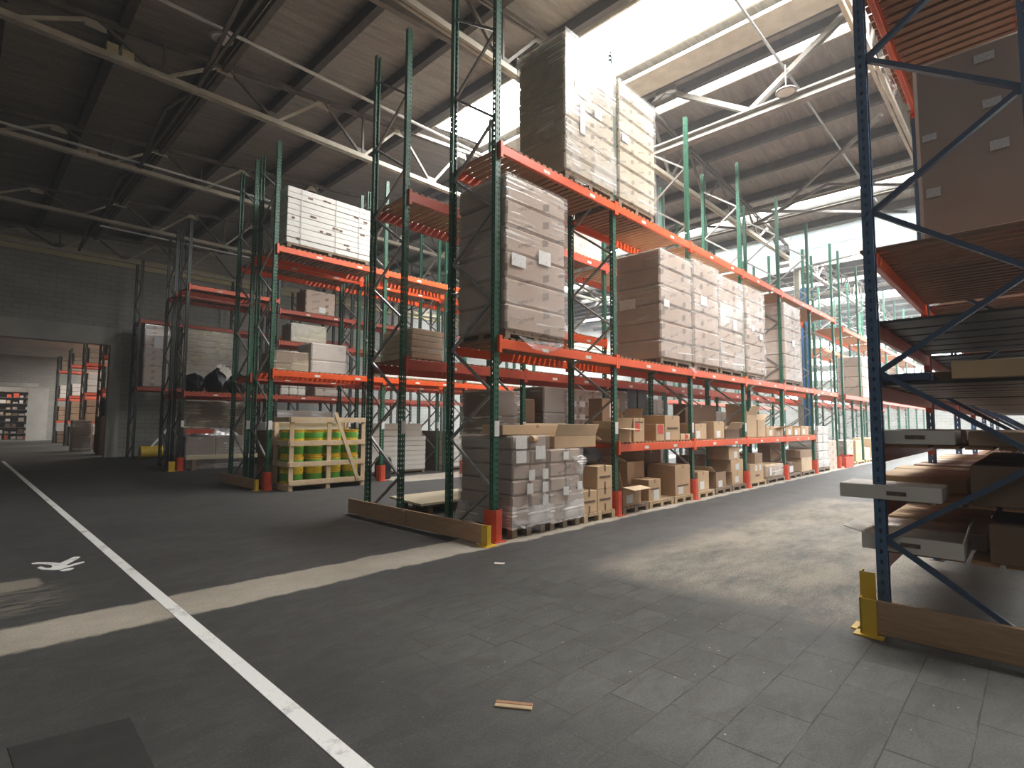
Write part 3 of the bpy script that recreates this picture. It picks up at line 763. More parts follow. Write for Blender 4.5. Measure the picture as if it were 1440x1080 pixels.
def load(label, x0, x1, y0, y1, z0, z1, n, mat='cardgrey', filmm='film', notes=(), pal='palletold', pallab=None, group='tall wrapped loads on the nearest rack', nx=1, ph=.10, name='wrapped_carton_stack', cat='wrapped load', skew=.0, cols=1, skirt=False):
    if pal: pallet(pallab or ('pallet under the ' + label), x0 + .02, x1 - .02, y0 + .02, y1 - .02, z0, ph, pal, 'pallets under wrapped loads'); zb = z0 + ph + .001
    else: zb = z0
    cx, cy = (x0 + x1) / 2, (y0 + y1) / 2
    t = thing(name, label, cat, (cx, cy, zb), group)
    hh = z1 - zb; ch = hh / n; w = (x1 - x0) / cols
    for i in range(n):
        for c in range(cols):
            j = R.uniform(-.012, .012); k = R.uniform(-.010, .010)
            MB().cbox(x0 - cx + c * w + j + .002, x0 - cx + (c + 1) * w + j - .002, y0 - cy + k, y1 - cy + k, i * ch + .002, (i + 1) * ch - .002, min(.03, ch * .12), .004).build('carton', mat, t)
    if filmm:
        m = MB(); a = .022; N = 14
        rings = []
        per = [(x0 - cx - a, y0 - cy - a), (x1 - cx + a, y0 - cy - a), (x1 - cx + a, y1 - cy + a), (x0 - cx - a, y1 - cy + a)]
        vs = []; fs = []; seg = 6
        for j in range(N + 1):
            for s in range(4):
                p, q = per[s], per[(s + 1) % 4]
                for u in range(seg):
                    f = u / seg; bx = p[0] + (q[0] - p[0]) * f; by = p[1] + (q[1] - p[1]) * f
                    wob = R.uniform(-.006, .006)
                    if j == 0: wob += R.uniform(.0, .012)
                    vs.append((bx + wob, by + wob, hh * j / N + (R.uniform(0, .03) if j == 0 else 0)))
        P = 4 * seg
        for j in range(N):
            for u in range(P): fs.append((j * P + u, j * P + (u + 1) % P, (j + 1) * P + (u + 1) % P, (j + 1) * P + u))
        m.add(vs, fs); m.sm = True
        m.build('stretch_film', filmm, t)
    if skirt:
        m = MB(); vs = []; fs = []; n = 40; lev = 7
        for j in range(lev):
            for i in range(n):
                f = i / n * 4; s_ = int(f); f -= s_
                p, q = per[s_], per[(s_ + 1) % 4]; bx = p[0] + (q[0] - p[0]) * f; by = p[1] + (q[1] - p[1]) * f
                k = 1 + (.03 + R.uniform(0, .05)) * (1 - j / lev)
                vs.append((bx * k, by * (1 + (k - 1) * .7), -.015 + j * .045 + R.uniform(-.02, .02)))
        for j in range(lev - 1):
            for i in range(n): fs.append((j * n + i, j * n + (i + 1) % n, (j + 1) * n + (i + 1) % n, (j + 1) * n + i))
        m.add(vs, fs); m.sm = True; m.build('bunched_film', 'filmwhite', t)
    for (u, v, w_, h_, face) in notes:
        if face == '-y': note(t, x0 - cx + u * (x1 - x0), y0 - cy - .026, v * hh, w_, h_)
        else: note(t, x0 - cx - .026, y1 - cy - u * (y1 - y0), v * hh, w_, h_, '-x')
    return t

def carton(label, x0, x1, y0, y1, z0, z1, mat='kraft', open_=None, notes=(), group='loose cartons', rot=0, tape=True, mark=None, name='carton', cat='carton', detail=True):
    """closed carton, or open_ = dict(side -> flap angle in degrees, 0 level outward, 90 upright)"""
    w, d, h = (x1 - x0) / 2, (y1 - y0) / 2, z1 - z0
    t = thing(name, label, cat, ((x0 + x1) / 2, (y0 + y1) / 2, z0), group, rot)
    e = .006
    if open_ is None:
        MB().cbox(-w, w, -d, d, 0, h, .006, .002).build('carton_body', mat, t)
        if tape and detail:
            MB().box(-.025, .025, -d - .0015, d + .0015, h - .002, h + .0015).box(-.025, .025, -d - .0015, -d + .001, h - min(.07, h * .3), h + .0015).build('packing_tape', 'tape', t)
    else:
        m = MB(); m.box(-w, w, -d, d, 0, e); m.box(-w, w, -d, -d + e, e, h); m.box(-w, w, d - e, d, e, h); m.box(-w, -w + e, -d + e, d - e, e, h); m.box(w - e, w, -d + e, d - e, e, h)
        m.build('carton_body', mat, t)
        for s, ang in open_.items():
            a = math.radians(ang); m = MB()
            if s in ('-y', '+y'):
                L = min(d, .28, max(.12, h * 1.1)); sg = -1 if s == '-y' else 1
                m.box(-w + .004, w - .004, 0, L, -e / 2, e / 2)
                o = m.build('flap', 'kraftlight' if mat != 'cardwhite' else 'cardwhite', t, (0, sg * d, h + .003)); o.rotation_euler = (a if sg > 0 else a, 0, 0 if sg > 0 else PI)
            else:
                L = min(w, .28, max(.12, h * 1.1)); sg = -1 if s == '-x' else 1
                m.box(0, L, -d + .004, d - .004, -e / 2, e / 2)
                o = m.build('flap', 'kraftlight' if mat != 'cardwhite' else 'cardwhite', t, (sg * w, 0, h + .003)); o.rotation_euler = (0, -a, 0 if sg > 0 else PI)
    for (u, v, w_, h_) in notes: note(t, -w + u * 2 * w, -d - .002, v * h, w_, h_)
    if mark:
        for (u, v, w_, h_, mm) in mark: note(t, -w + u * 2 * w, -d - .0015, v * h, w_, h_, '-y', mm, 'printed_mark')
    return t
D = .027   # shelf deck thickness
zm, zt, zl = 2.6 + D, 5.22 + D, 1.165 + D
LG = 'tall wrapped loads on the nearest rack'
load('highest shiny wrapped load with a dark side on the top shelf', 6.22, 7.56, 4.94, 5.93, zt, 7.60, 8, 'cardtan', 'filmthick', [(.62, .53, .2, .16, '-y'), (.28, .62, .35, .22, '-y'), (.3, .42, .12, .5, '-y')])
load('narrower pale printed load right of the shiny one on the top shelf', 7.68, 8.90, 4.94, 5.93, zt, 7.48, 7, 'cardtan', 'film', [(.15, .52, .22, .14, '-y')])
load('taupe wrapped load with two white labels at the rack end', 4.95, 6.22, 4.94, 5.92, zm, 4.86, 6, 'cardgrey', 'film', [(.6, .52, .26, .2, '-y'), (.18, .45, .28, .17, '-y')])
load('wide taupe wrapped load with a label on its brown side, second bay', 9.04, 10.33, 4.94, 5.92, zm, 4.82, 6, 'cardgrey', 'film', [(.15, .5, .22, .14, '-y'), (.3, .52, .35, .2, '-x')])
load('taupe wrapped load just right of the third green upright, middle shelf', 10.42, 11.62, 4.94, 5.92, zm, 4.92, 6, 'cardgrey', 'film', [(.35, .62, .3, .2, '-y')])
load('taupe load with many film creases in the middle of the third bay', 11.68, 12.98, 4.94, 5.92, zm, 4.84, 7, 'cardgrey', 'filmthick', [(.6, .5, .2, .25, '-y')])
load('taupe wrapped load left of the lone far one, fourth bay', 13.22, 14.40, 4.94, 5.92, zm, 4.90, 6, 'cardgrey', 'film', [(.3, .52, .2, .14, '-y'), (.75, .45, .2, .14, '-y')])
load('lone taupe wrapped load farthest along the middle shelf', 15.95, 17.35, 4.94, 5.75, zm, 4.92, 6, 'cardgrey', 'film', [(.5, .5, .25, .2, '-y')])
# drooping film on the beam
def scrap(label, x0, x1, y, z, drop, mat='filmthick', n=9, depth=.1):
    vs = []; fs = []
    for j in range(4):
        for i in range(n):
            u = i / (n - 1); zz = z - j / 3 * drop * (math.sin(PI * u) * .8 + .15 + R.uniform(-.1, .1))
            vs.append((x0 + (x1 - x0) * u + R.uniform(-.02, .02), y - (.012 if j else -.05) - R.uniform(0, .04) * (j > 0), zz + (.03 if j == 0 else 0)))
    for j in range(3):
        for i in range(n - 1): q = j * n + i; fs.append((q, q + 1, q + n + 1, q + n))
    m = MB(); m.add(vs, fs); m.sm = True
    return tag(m.build('loose_film', mat), label, 'plastic film', 'loose film hanging off beams')
scrap('loose film hanging over the beam below the two-label load', 5.2, 6.15, 4.945, 2.66, .18)
scrap('loose film hanging over the beam right of the third upright', 10.1, 10.6, 4.945, 2.66, .14)
scrap('loose film hanging over the beam in the fourth bay', 13.3, 14.2, 4.945, 2.66, .12)
scrap('loose film at the foot of the shiny top load', 6.25, 6.8, 4.945, 5.29, .08)

# floor level, first bay
G1 = 'wrapped carton stacks on the floor, first bay'
t = load('wrapped stack with white labels and a brown side behind the first upright', 5.10, 5.80, 4.94, 5.98, 0, 1.34, 6, 'cardtaupe', 'film', [(.2, .92, .22, .17, '-y'), (.2, .76, .2, .16, '-y'), (.75, .80, .2, .18, '-y'), (.5, .55, .12, .14, '-y'), (.9, .55, .12, .14, '-y'), (.45, .4, .12, .14, '-y'), (.9, .4, .12, .14, '-y'), (.9, .25, .12, .14, '-y')], 'palletold', 'worn pallet under the stack behind the first upright', G1, cols=2, ph=.15, skirt=True)
load('wrapped stack of pinkish cartons right of the white-labelled stack', 5.86, 6.58, 4.94, 5.95, 0, 1.14, 5, 'cardgrey', 'filmthick', [(.45, .4, .12, .12, '-y'), (.9, .45, .12, .12, '-y'), (.45, .9, .12, .12, '-y')], 'palletold', 'low pallet under the pinkish wrapped stack', G1, cols=2, ph=.13, skirt=True)
scrap('crumpled film spilling from the first floor stack onto its pallet', 5.1, 5.85, 4.9, .22, .16, depth=.2)
scrap('torn film hanging from the pinkish stack', 6.3, 6.62, 4.9, 1.0, .28)
carton('long flat carton with a kraft end lying on the white-labelled stack', 5.02, 6.42, 5.05, 5.45, 1.345, 1.475, 'kraft', None, [(.93, .5, .12, .1)], 'cartons on the floor stacks')
carton('open carton with a lid flap tipping right on the pinkish stack', 5.98, 6.98, 4.96, 5.5, 1.145, 1.315, 'kraft', {'-y': 68, '+x': -22, '+y': 75}, [], 'cartons on the floor stacks')
tag(MB().tube([(5.42, 4.90, 1.285), (5.56, 4.95, 1.285)], [.045, .045], 12).build('tape_roll', 'kraft'), 'short cardboard tube poking out between the white labels', 'cardboard tube')
pallet('pale pallet carrying four kraft cartons beside the second upright', 6.66, 7.50, 4.95, 5.95, 0, .13, 'palletnew')
tape3 = [(.5, .52, .3, .035, 'ink'), (.5, .92, .03, .12, 'ink'), (.5, .12, .03, .14, 'ink')]
GK = 'kraft cartons with brown print'
carton('kraft printed carton at the left of the pale pallet, nothing on it', 6.62, 7.03, 4.97, 5.45, .131, .47, 'kraft', None, [], GK, mark=tape3)
carton('lower right kraft printed carton on the pale pallet', 7.04, 7.45, 4.97, 5.45, .131, .47, 'kraft', None, [], GK, mark=tape3)
carton('upper right kraft printed carton on the pale pallet', 7.04, 7.45, 4.97, 5.45, .472, .83, 'kraft', None, [], GK, mark=tape3)
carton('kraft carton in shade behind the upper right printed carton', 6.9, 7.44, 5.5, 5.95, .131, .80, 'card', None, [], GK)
m = MB().cbox(6.75, 7.5, 5.15, 5.7, .845, 1.10, .09)
tag(m.build('black_sack', 'rubber'), 'black plastic sack lying on the printed cartons', 'sack')
tag(MB().cbox(6.68, 6.92, 5.25, 5.6, .48, .98, .02).build('silver_pack', 'foil'), 'silvery pack standing beside the black sack', 'pack')
# board lying in the gap of the rack end
t = MB().prism([(5.42, 8.27), (5.26, 7.13), (6.9, 7.2), (7.05, 8.30)], .165, .20)
tag(t.build('plywood_sheet', 'ply'), 'pale plywood sheet lying low inside the rear rack end', 'board')
pallet('worn pallet under the pale plywood sheet', 5.5, 6.7, 7.25, 8.05, 0, .16, 'palletold')

# low shelf cartons (bays two to five)
GS = 'cartons on the low shelf'
def sh(label, x0, x1, ztop, dep=.45, y=5.0, **k): return carton(label, x0, x1, y, y + dep, zl, ztop, group=GS, **k)
sh('open carton with a raised pale flap at the left end of the low shelf', 7.71, 8.08, 1.42, open_={'-y': -5, '+x': 70, '-x': 40}, mat='kraft')
sh('slim carton with a round red mark, second on the low shelf', 8.16, 8.52, 1.60, mark=[(.35, .6, .14, .14, 'redmark'), (.5, .82, .26, .03, 'ink')])
sh('tall dark carton with a white sheet above, behind the red mark carton', 7.95, 8.5, 1.95, .3, 5.5, mat='card', notes=[(.6, .75, .22, .3)])
sh('pink-labelled small carton left of the largest low shelf carton', 8.93, 9.24, 1.50, mark=[(.5, .68, .2, .16, 'redmark')], mat='kraft')
sh('largest plain carton on the low shelf left of the third upright', 9.26, 9.84, 1.66, .5, notes=[(.18, .18, .14, .14)], mark=[(.5, .48, .42, .04, 'ink')])
sh('wide opened carton between the slim and the largest one on the low shelf', 8.56, 9.22, 1.52, .4, 5.47, open_={'+x': 80, '-x': 65, '+y': 85}, mat='card')
sh('small pink box beside the third upright on the low shelf', 9.88, 10.27, 1.31, .3, mat='kraftlight', mark=[(.6, .5, .12, .08, 'redmark')])
sh('carton with a white label just right of the third upright, low shelf', 10.5, 11.02, 1.51, notes=[(.25, .3, .18, .15)])
sh('dark carton turned sideways in the third bay of the low shelf', 10.95, 11.36, 1.53, .5, 5.12, mat='carddark')
sh('tall narrow carton with label in the third bay of the low shelf', 11.4, 11.92, 1.56, .5, notes=[(.4, .25, .2, .15)])
sh('dark open carton with two pale flaps near the fourth upright', 12.0, 12.75, 1.38, .5, open_={'-y': 50, '+x': 20, '-x': 60}, mat='carddark')
sh('tall open carton with its flap up, right of the fourth upright', 13.25, 13.86, 1.72, .5, open_={'-y': 62, '-x': 80})
sh('second tall open carton right of the fourth upright', 13.95, 14.45, 1.62, .5, open_={'+x': 35, '+y': 80})
sh('carton with a small label behind the second tall open carton', 14.55, 15.1, 1.45, .45, notes=[(.5, .35, .2, .14)])
sh('open carton with a bright flap beside the fifth upright', 15.2, 15.8, 1.40, .45, open_={'-y': 15, '+x': 10}, notes=[(.4, .4, .16, .12)])
sh('labelled carton first in the fifth bay of the low shelf', 16.05, 16.6, 1.45, notes=[(.5, .4, .2, .14)])
sh('low carton second in the fifth bay of the low shelf', 16.75, 17.3, 1.40, notes=[(.3, .4, .2, .14)])
sh('carton third in the fifth bay of the low shelf', 17.4, 18.1, 1.46, notes=[(.3, .4, .2, .14)])
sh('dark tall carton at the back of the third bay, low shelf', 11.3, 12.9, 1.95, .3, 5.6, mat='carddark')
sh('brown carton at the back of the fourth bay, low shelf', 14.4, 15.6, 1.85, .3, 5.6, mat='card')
# floor cartons and pallets, bays two to five
GF = 'cartons on the floor pallets'; GP = 'floor pallets along the aisle'
def fl(label, x0, x1, z0, z1, dep=.45, y=5.02, **k): return carton(label, x0, x1, y, y + dep, z0, z1, group=GF, **k)
for lab, a, c, tone in (('dark pallet under the open carton beside the second upright', 7.76, 8.58, 'palletold'), ('pale pallet in the middle of the second bay floor', 8.62, 9.50, 'palletnew'),
                        ('pale pallet left of the third upright', 9.54, 10.30, 'palletnew'), ('small pale pallet right of the third upright', 10.52, 11.3, 'palletnew'),
                        ('dark pallet in the middle of the third bay floor', 11.36, 12.2, 'palletold'), ('dark pallet left of the fourth upright', 12.25, 13.05, 'palletold'),
                        ('pale pallet right of the fourth upright', 13.28, 14.35, 'palletnew'), ('dark pallet under the film-wrapped kraft bundle', 14.45, 15.75, 'palletold'),
                        ('dark pallet right of the fifth upright', 16.1, 17.2, 'palletold'), ('worn pallet left of the sixth upright', 17.35, 18.5, 'palletold'), ('dark pallet under the tall white-wrapped stack', 18.85, 20.2, 'palletold')):
    pallet(lab, a, c, 4.97, 5.92, 0, .12, tone, GP)
zp = .122
fl('open carton with a wide pale front flap beside the second upright', 7.84, 8.40, zp, .43, open_={'-y': -8, '-x': 70, '+y': 75}, notes=[(.35, .35, .2, .14)], mat='kraft')
fl('small labelled carton in front on the second bay pallet', 8.68, 9.10, zp, .50, .35, notes=[(.6, .25, .2, .18)], mark=[(.5, .55, .3, .03, 'ink')])
fl('open carton with raised flaps behind the small labelled carton', 8.62, 9.2, zp, .80, .5, 5.42, open_={'-x': 20, '+x': 85}, mat='kraft')
fl('big square kraft carton left of the third upright on the floor', 9.66, 10.28, zp, .70, .6, notes=[(.35, .16, .2, .14)], mark=[(.5, .32, .45, .03, 'ink')])
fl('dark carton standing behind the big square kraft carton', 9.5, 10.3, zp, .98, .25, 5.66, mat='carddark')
fl('kraft carton with label alone on the small pale pallet', 10.62, 11.14, zp, .52, .5, notes=[(.35, .3, .2, .16)])
fl('dark open carton with a white crumpled top, third bay floor', 11.5, 12.0, zp, .46, .5, open_={'-x': 30, '+y': 60}, notes=[(.4, .25, .2, .14)], mat='card')
fl('lower of three stacked cartons left of the fourth upright', 12.35, 12.98, zp, .41, .5, notes=[(.4, .4, .2, .14)])
fl('middle of three stacked cartons left of the fourth upright', 12.3, 13.0, .412, .69, .5, notes=[(.5, .4, .2, .14)])
fl('upper of three stacked cartons left of the fourth upright', 12.2, 12.8, .692, .98, .5, notes=[(.6, .4, .2, .14)])
fl('dark carton at the back of the third bay floor', 11.3, 12.15, zp, .8, .3, 5.55, mat='carddark')
fl('orange-brown carton with two labels on the pale pallet, fourth bay', 13.4, 14.3, zp, .53, .6, notes=[(.45, .75, .14, .14), (.75, .75, .14, .14)], mark=[(.55, .3, .25, .04, 'ink')], mat='kraft')
fl('dark carton standing on the orange-brown two-label carton', 13.75, 14.25, .532, .78, .4, mat='card')
load('film-wrapped kraft bundle in front of the fifth upright, floor', 14.5, 15.7, 5.02, 5.8, .121, .46, 1, 'kraft', 'filmthick', [(.2, .5, .15, .2, '-y')], None, None, 'wrapped bundles on the floor', cols=3)
fl('white-labelled carton right of the fifth upright on the floor', 16.2, 16.7, zp, .45, .5, notes=[(.5, .4, .3, .18)], mat='carddark')
fl('stack of flat dark cartons behind the white-labelled one', 16.4, 17.3, zp, .95, .35, 5.55, mat='card')
fl('long tan carton low on the sixth upright pallet', 17.4, 18.4, zp, .52, .5, mat='kraftlight')
fl('long brown carton lying on the long tan carton', 17.3, 18.4, .522, .74, .5, mat='card')
load('tall white-wrapped stack right of the sixth upright', 18.95, 20.1, 4.98, 5.85, .121, 1.45, 5, 'cardwhite', 'filmthick', [], None, None, 'wrapped bundles on the floor', cols=2)
fl('tan carton beside the red end guard', 20.3, 21.3, .002, .95, .6, mat='cardgrey')
# far block goods along the aisle
for i in range(9):
    x = PF[i // 2] + .14 + (i % 2) * 1.3 + R.uniform(-.05, .05)
    pallet(f'pallet number {["one","two","three","four","five","six","seven","eight","nine"][i]} along the far aisle counted from the red end guard', x, x + 1.1, 4.97, 5.92, 0, .12, 'palletnew', 'far aisle pallets')
    carton(f'carton on far aisle pallet {["one","two","three","four","five","six","seven","eight","nine"][i]} counted from the red end guard', x + .05, x + 1.0, 5.02, 5.7, .122, .45 + R.random() * .5, R.choice(['kraft', 'cardgrey', 'kraftlight']), None, [(.4, .5, .25, .18)], 'far aisle cartons', detail=False)
for i, (x, w, z, h) in enumerate(((25.6, 1.2, 2.61, 1.7), (27.08, .9, 2.61, .7), (31, 1.2, 2.61, 1.1), (33.7, 1.2, 2.61, 1.9), (29.1, 1.1, 2.61, 1.2))):
    load('far taupe load on the middle shelf, ' + ['nearest', 'second', 'fourth', 'farthest', 'third'][i] + ' beyond the red end guard', x, x + w, 5.0, 5.9, z, z + h, 4, 'cardgrey', None, [], None, None, 'far loads on the middle shelf')

# goods in the second half of the nearest double row
GB = 'goods in the rear half of the nearest row'
load('square stack of kraft slips on the rear middle shelf by the end frames', 5.0, 5.62, 7.1, 7.95, 2.53, 3.02, 5, 'kraftlight', 'film', [], None, None, GB)
load('crinkled wrapped load on the rear top shelf behind the shiny load', 9.15, 10.25, 7.12, 8.0, 5.23, 6.5, 3, 'cardgrey', 'filmthick', [], None, None, GB)
load('dark wrapped load on the floor behind the first bay stacks', 6.85, 7.5, 7.12, 8.0, 0, 2.12, 4, 'cardside', 'filmthick', [], 'palletold', None, GB)
load('dark crate-like load just right of the rear second upright', 7.72, 8.05, 7.15, 8.0, 0, 1.98, 4, 'carddark', None, [], None, None, GB)
load('tall dark wrapped load left of the labelled stack behind the first bay', 8.25, 8.95, 7.12, 8.0, 0, 2.25, 4, 'cardside', 'film', [], 'palletold', None, GB)
load('wrapped stack of white-labelled cartons behind the first bay', 9.0, 10.25, 7.12, 8.0, 0, 2.24, 7, 'cardgrey', 'film', [(.15, .85, .2, .12, '-y'), (.4, .85, .2, .12, '-y'), (.65, .85, .2, .12, '-y'), (.15, .72, .2, .12, '-y'), (.4, .72, .2, .12, '-y'), (.85, .72, .2, .12, '-y'), (.15, .6, .2, .12, '-y'), (.65, .6, .2, .12, '-y'), (.85, .88, .2, .12, '-y')], 'palletold', None, GB, cols=4)
load('grey wrapped load behind the left end of the low shelf', 10.75, 11.3, 7.12, 8.0, 0, 2.28, 4, 'cardside', 'filmthick', [], 'palletold', None, GB)
load('black wrapped pair behind the largest low shelf carton', 11.4, 12.35, 7.15, 8.0, 0, 2.45, 2, 'rubber', None, [], None, None, GB, cols=2)
load('pale wrapped load behind the third upright', 12.42, 13.08, 7.12, 8.0, 0, 2.15, 5, 'cardwhite', 'filmthick', [], 'palletold', None, GB, cols=2)
load('brown load behind the fourth upright', 16.0, 17.6, 7.12, 8.0, 0, 1.9, 3, 'cardside', 'film', [], 'palletold', None, GB, cols=2)
for i, (x, lab) in enumerate(((6.4, 'leaning pale wooden slat left of the labelled stack gap'), (10.3, 'wooden slat leaning against the labelled stack'))):
    pass
tag(MB().bar((10.15, 6.95, .05), (9.72, 7.05, 1.75), .08, .02).build('loose_board', 'palletnew'), 'long wooden slat leaning against the labelled stack behind the first bay', 'board')
carton('big brown carton leaning out behind the second upright', 9.3, 10.3, 6.2, 6.95, 0, 1.35, 'card', None, [], GB)

# ------------------------------------------------------------------ row behind the cross aisle: crate of pails, panel stacks
def crate():
    t = thing('pail_crate', 'open slatted wooden crate at the foot of the second rack', 'crate', (6.0, 12.08, 0))
    w, d, h = .92, .42, 1.60
    sl = lambda n, m: m.build(n, 'crate', t)
    for x in (-w + .05, 0, w - .05): sl('upright_slat', MB().cbox(x - .05, x + .05, -d, -d + .025, 0, h, .003))
    for z in (.12, .52, .98, 1.50): sl('cross_slat', MB().cbox(-w, w, -d - .026, -d - .001, z, z + .11, .003))
    sl('diagonal_slat', MB().bar((.12, -d - .036, 1.72), (.72, -d - .036, .18), .018, .085))
    for x in (-w + .05, w - .05): sl('upright_slat', MB().cbox(x - .05, x + .05, d - .025, d, 0, h, .003))
    for z in (.52, .98, 1.50):
        sl('cross_slat', MB().cbox(-w, w, d + .001, d + .026, z, z + .11, .003))
        for x in (-w - .026, w + .001): sl('side_slat', MB().cbox(x, x + .025, -d, d, z, z + .11, .003))
    sl('base_board', MB().box(-w, w, -d + .03, d - .03, .10, .13)); 
    for x in (-w + .06, 0, w - .06): sl('base_runner', MB().box(x - .05, x + .05, -d + .03, d - .03, 0, .10))
    return t
crate()
pm = None
words = ['left', 'second', 'third', 'right']
for lev in (0, 1):
    for i in range(4):
        for j in (0, 1):
            x = 6.0 - .68 + i * .45; y = 12.08 - .18 + j * .37; z = .132 + lev * .605
            lab = f'yellow and green pail, {"upper" if lev else "lower"} tier, {"front" if j == 0 else "back"} row, {words[i]} of four'
            if lev == 0 and i == 0 and j == 0:
                t0 = thing('pail', lab, 'pail', (x, y, z), 'yellow pails in the crate')
                MB().tube([(0, 0, 0), (0, 0, .03), (0, 0, .28), (0, 0, .53), (0, 0, .56)], [.15, .165, .175, .18, .165], 20).build('pail_body', 'pail', t0)
                MB().tube([(0, 0, .56), (0, 0, .60)], [.183, .183], 20).build('pail_lid', 'yellow', t0)
            else:
                t = t0.copy(); COL.objects.link(t); t.location = (x, y, z); t['label'] = lab; t.rotation_euler = (0, 0, R.uniform(0, 6))
                for ch in t0.children:
                    c = ch.copy(); COL.objects.link(c); c.parent = t
def panels(label, x0, x1, y0, y1, z0, z1, n, mat='whitepanel', group='stacks of white panels', pal='palletold', name='panel_stack'):
    if pal: pallet('pallet under the ' + label, x0 + .02, x1 - .02, y0, y1, z0, .10, pal, 'pallets under white panels'); z0 += .101
    t = thing(name, label, 'panel stack', ((x0 + x1) / 2, (y0 + y1) / 2, z0), group)
    w, d, h = (x1 - x0) / 2, (y1 - y0) / 2, (z1 - z0) / n
    for i in range(n):
        j = R.uniform(-.008, .008)
        MB().cbox(-w + j, w + j, -d + j, d + j, i * h + .004, (i + 1) * h - .004, .008).build('panel_pack', mat, t)
    return t
t = panels('big white panel stack on the top shelf of the second rack', 5.05, 7.2, 12.14, 13.1, 5.53, 6.96, 10)
for i in range(16): note(t, R.uniform(-.95, .95), -.485, R.uniform(.1, 1.25), R.uniform(.06, .16), .045, '-y', 'ink', 'printed_mark')
for x in (-.75, .12, .75): MB().box(x - .008, x + .008, -.492, -.489, 0, 1.32).build('strap', 'brace', t)
panels('low white panel stack behind the black sack beside the crate', 8.0, 10.1, 13.5, 14.4, 0, 1.10, 7)
panels('short grey-white panel stack lying on the low white one', 8.0, 9.95, 13.5, 14.3, 1.102, 1.48, 2, 'cardwhite', pal=None)
panels('low white panel stack seen past the first bay stack', 10.95, 12.6, 13.5, 14.4, 0, 1.10, 7)
panels('dark slatted stack between the two low white panel stacks', 10.62, 10.93, 13.5, 14.5, 0, 1.25, 8, 'carddark', pal=None)
tag(MB().cbox(7.8, 8.22, 12.42, 12.7, 0, .58, .06).build('black_sack', 'rubber'), 'black sack standing beside the red guard right of the crate', 'sack')
GW = 'goods on the second rack middle shelf'
load('white wrapped panel pile behind the rear frame on the second rack', 7.8, 8.26, 12.3, 13.1, 2.69, 3.42, 4, 'whitepanel', None, [], None, None, GW)
load('white low pack under the kraft slips on the second rack', 8.3, 10.3, 12.3, 13.1, 2.69, 2.94, 1, 'whitepanel', None, [], None, None, GW)
load('yellowish wrapped pack on the second rack above the crate', 5.45, 6.3, 13.55, 14.4, 2.65, 3.3, 2, 'cardside', 'filmyellow', [], None, None, GW)
load('white-topped pack right of the yellowish one on the second rack', 6.4, 7.4, 13.55, 14.4, 2.65, 3.6, 2, 'cardwhite', 'film', [], None, None, GW)
load('white low packs on the second rack over the low shelf view', 10.7, 13.2, 12.3, 13.1, 2.69, 2.90, 1, 'whitepanel', None, [], None, None, GW)
# third row goods
G3 = 'goods on the black bags rack'
load('brown carton with pale edges and a white tag on the third rack', 8.65, 9.8, 18.9, 19.7, 5.48, 6.35, 1, 'cardgrey', None, [(.55, .2, .25, .2, '-y')], None, None, G3)
load('yellowish wrapped carton on the third rack under the tagged one', 8.15, 9.45, 18.9, 19.7, 4.36, 5.05, 1, 'cardwhite', 'filmyellow', [], None, None, G3)
load('white packs low on the third rack behind the crate', 7.85, 8.75, 18.9, 19.7, 2.45, 2.95, 2, 'cardwhite', None, [], None, None, G3, cols=3)
load('pale wrapped pack low on the third rack right of the white packs', 9.1, 10.3, 18.9, 19.7, 2.45, 3.0, 2, 'cardgrey', 'film', [], None, None, G3)
load('grey wrapped floor load left of the crate behind the second rack', 7.8, 9.8, 18.95, 19.8, 0, 1.9, 3, 'cardside', 'filmthick', [], None, None, G3)
def blob(label, x0, x1, y0, y1, z, h, name, mat, cat, group, seed, n=3):
    rr = random.Random(seed); nu, nv = 22, 12; vs = []; fs = []
    for j in range(nv + 1):
        for i in range(nu + 1):
            u, v = i / nu, j / nv
            e = (math.sin(PI * u) * math.sin(PI * v)) ** .33
            zz = e * h * (.74 + .12 * math.sin(u * n * 2.2 * PI + seed) * math.cos(v * 5 + seed) + .07 * math.sin(u * 17 + v * 9 + seed) + .05 * math.sin(u * 31 - v * 14)) + rr.uniform(-.015, .015) * e
            vs.append((x0 + (x1 - x0) * u, y0 + (y1 - y0) * v, z + max(.002, zz)))
    k = len(vs)
    for j in range(nv):
        for i in range(nu): q = j * (nu + 1) + i; fs.append((q, q + 1, q + nu + 2, q + nu + 1))
    fs.append(tuple(range(nu + 1))[::-1] + tuple((j * (nu + 1)) for j in range(1, nu + 1 if nu < nv else nv + 1)) + tuple(nv * (nu + 1) + i for i in range(1, nu + 1)) + tuple((nv - j) * (nu + 1) + nu for j in range(1, nv)))
    m = MB(); m.add(vs, fs); m.sm = True
    return tag(m.build(name, mat), label, cat, group)
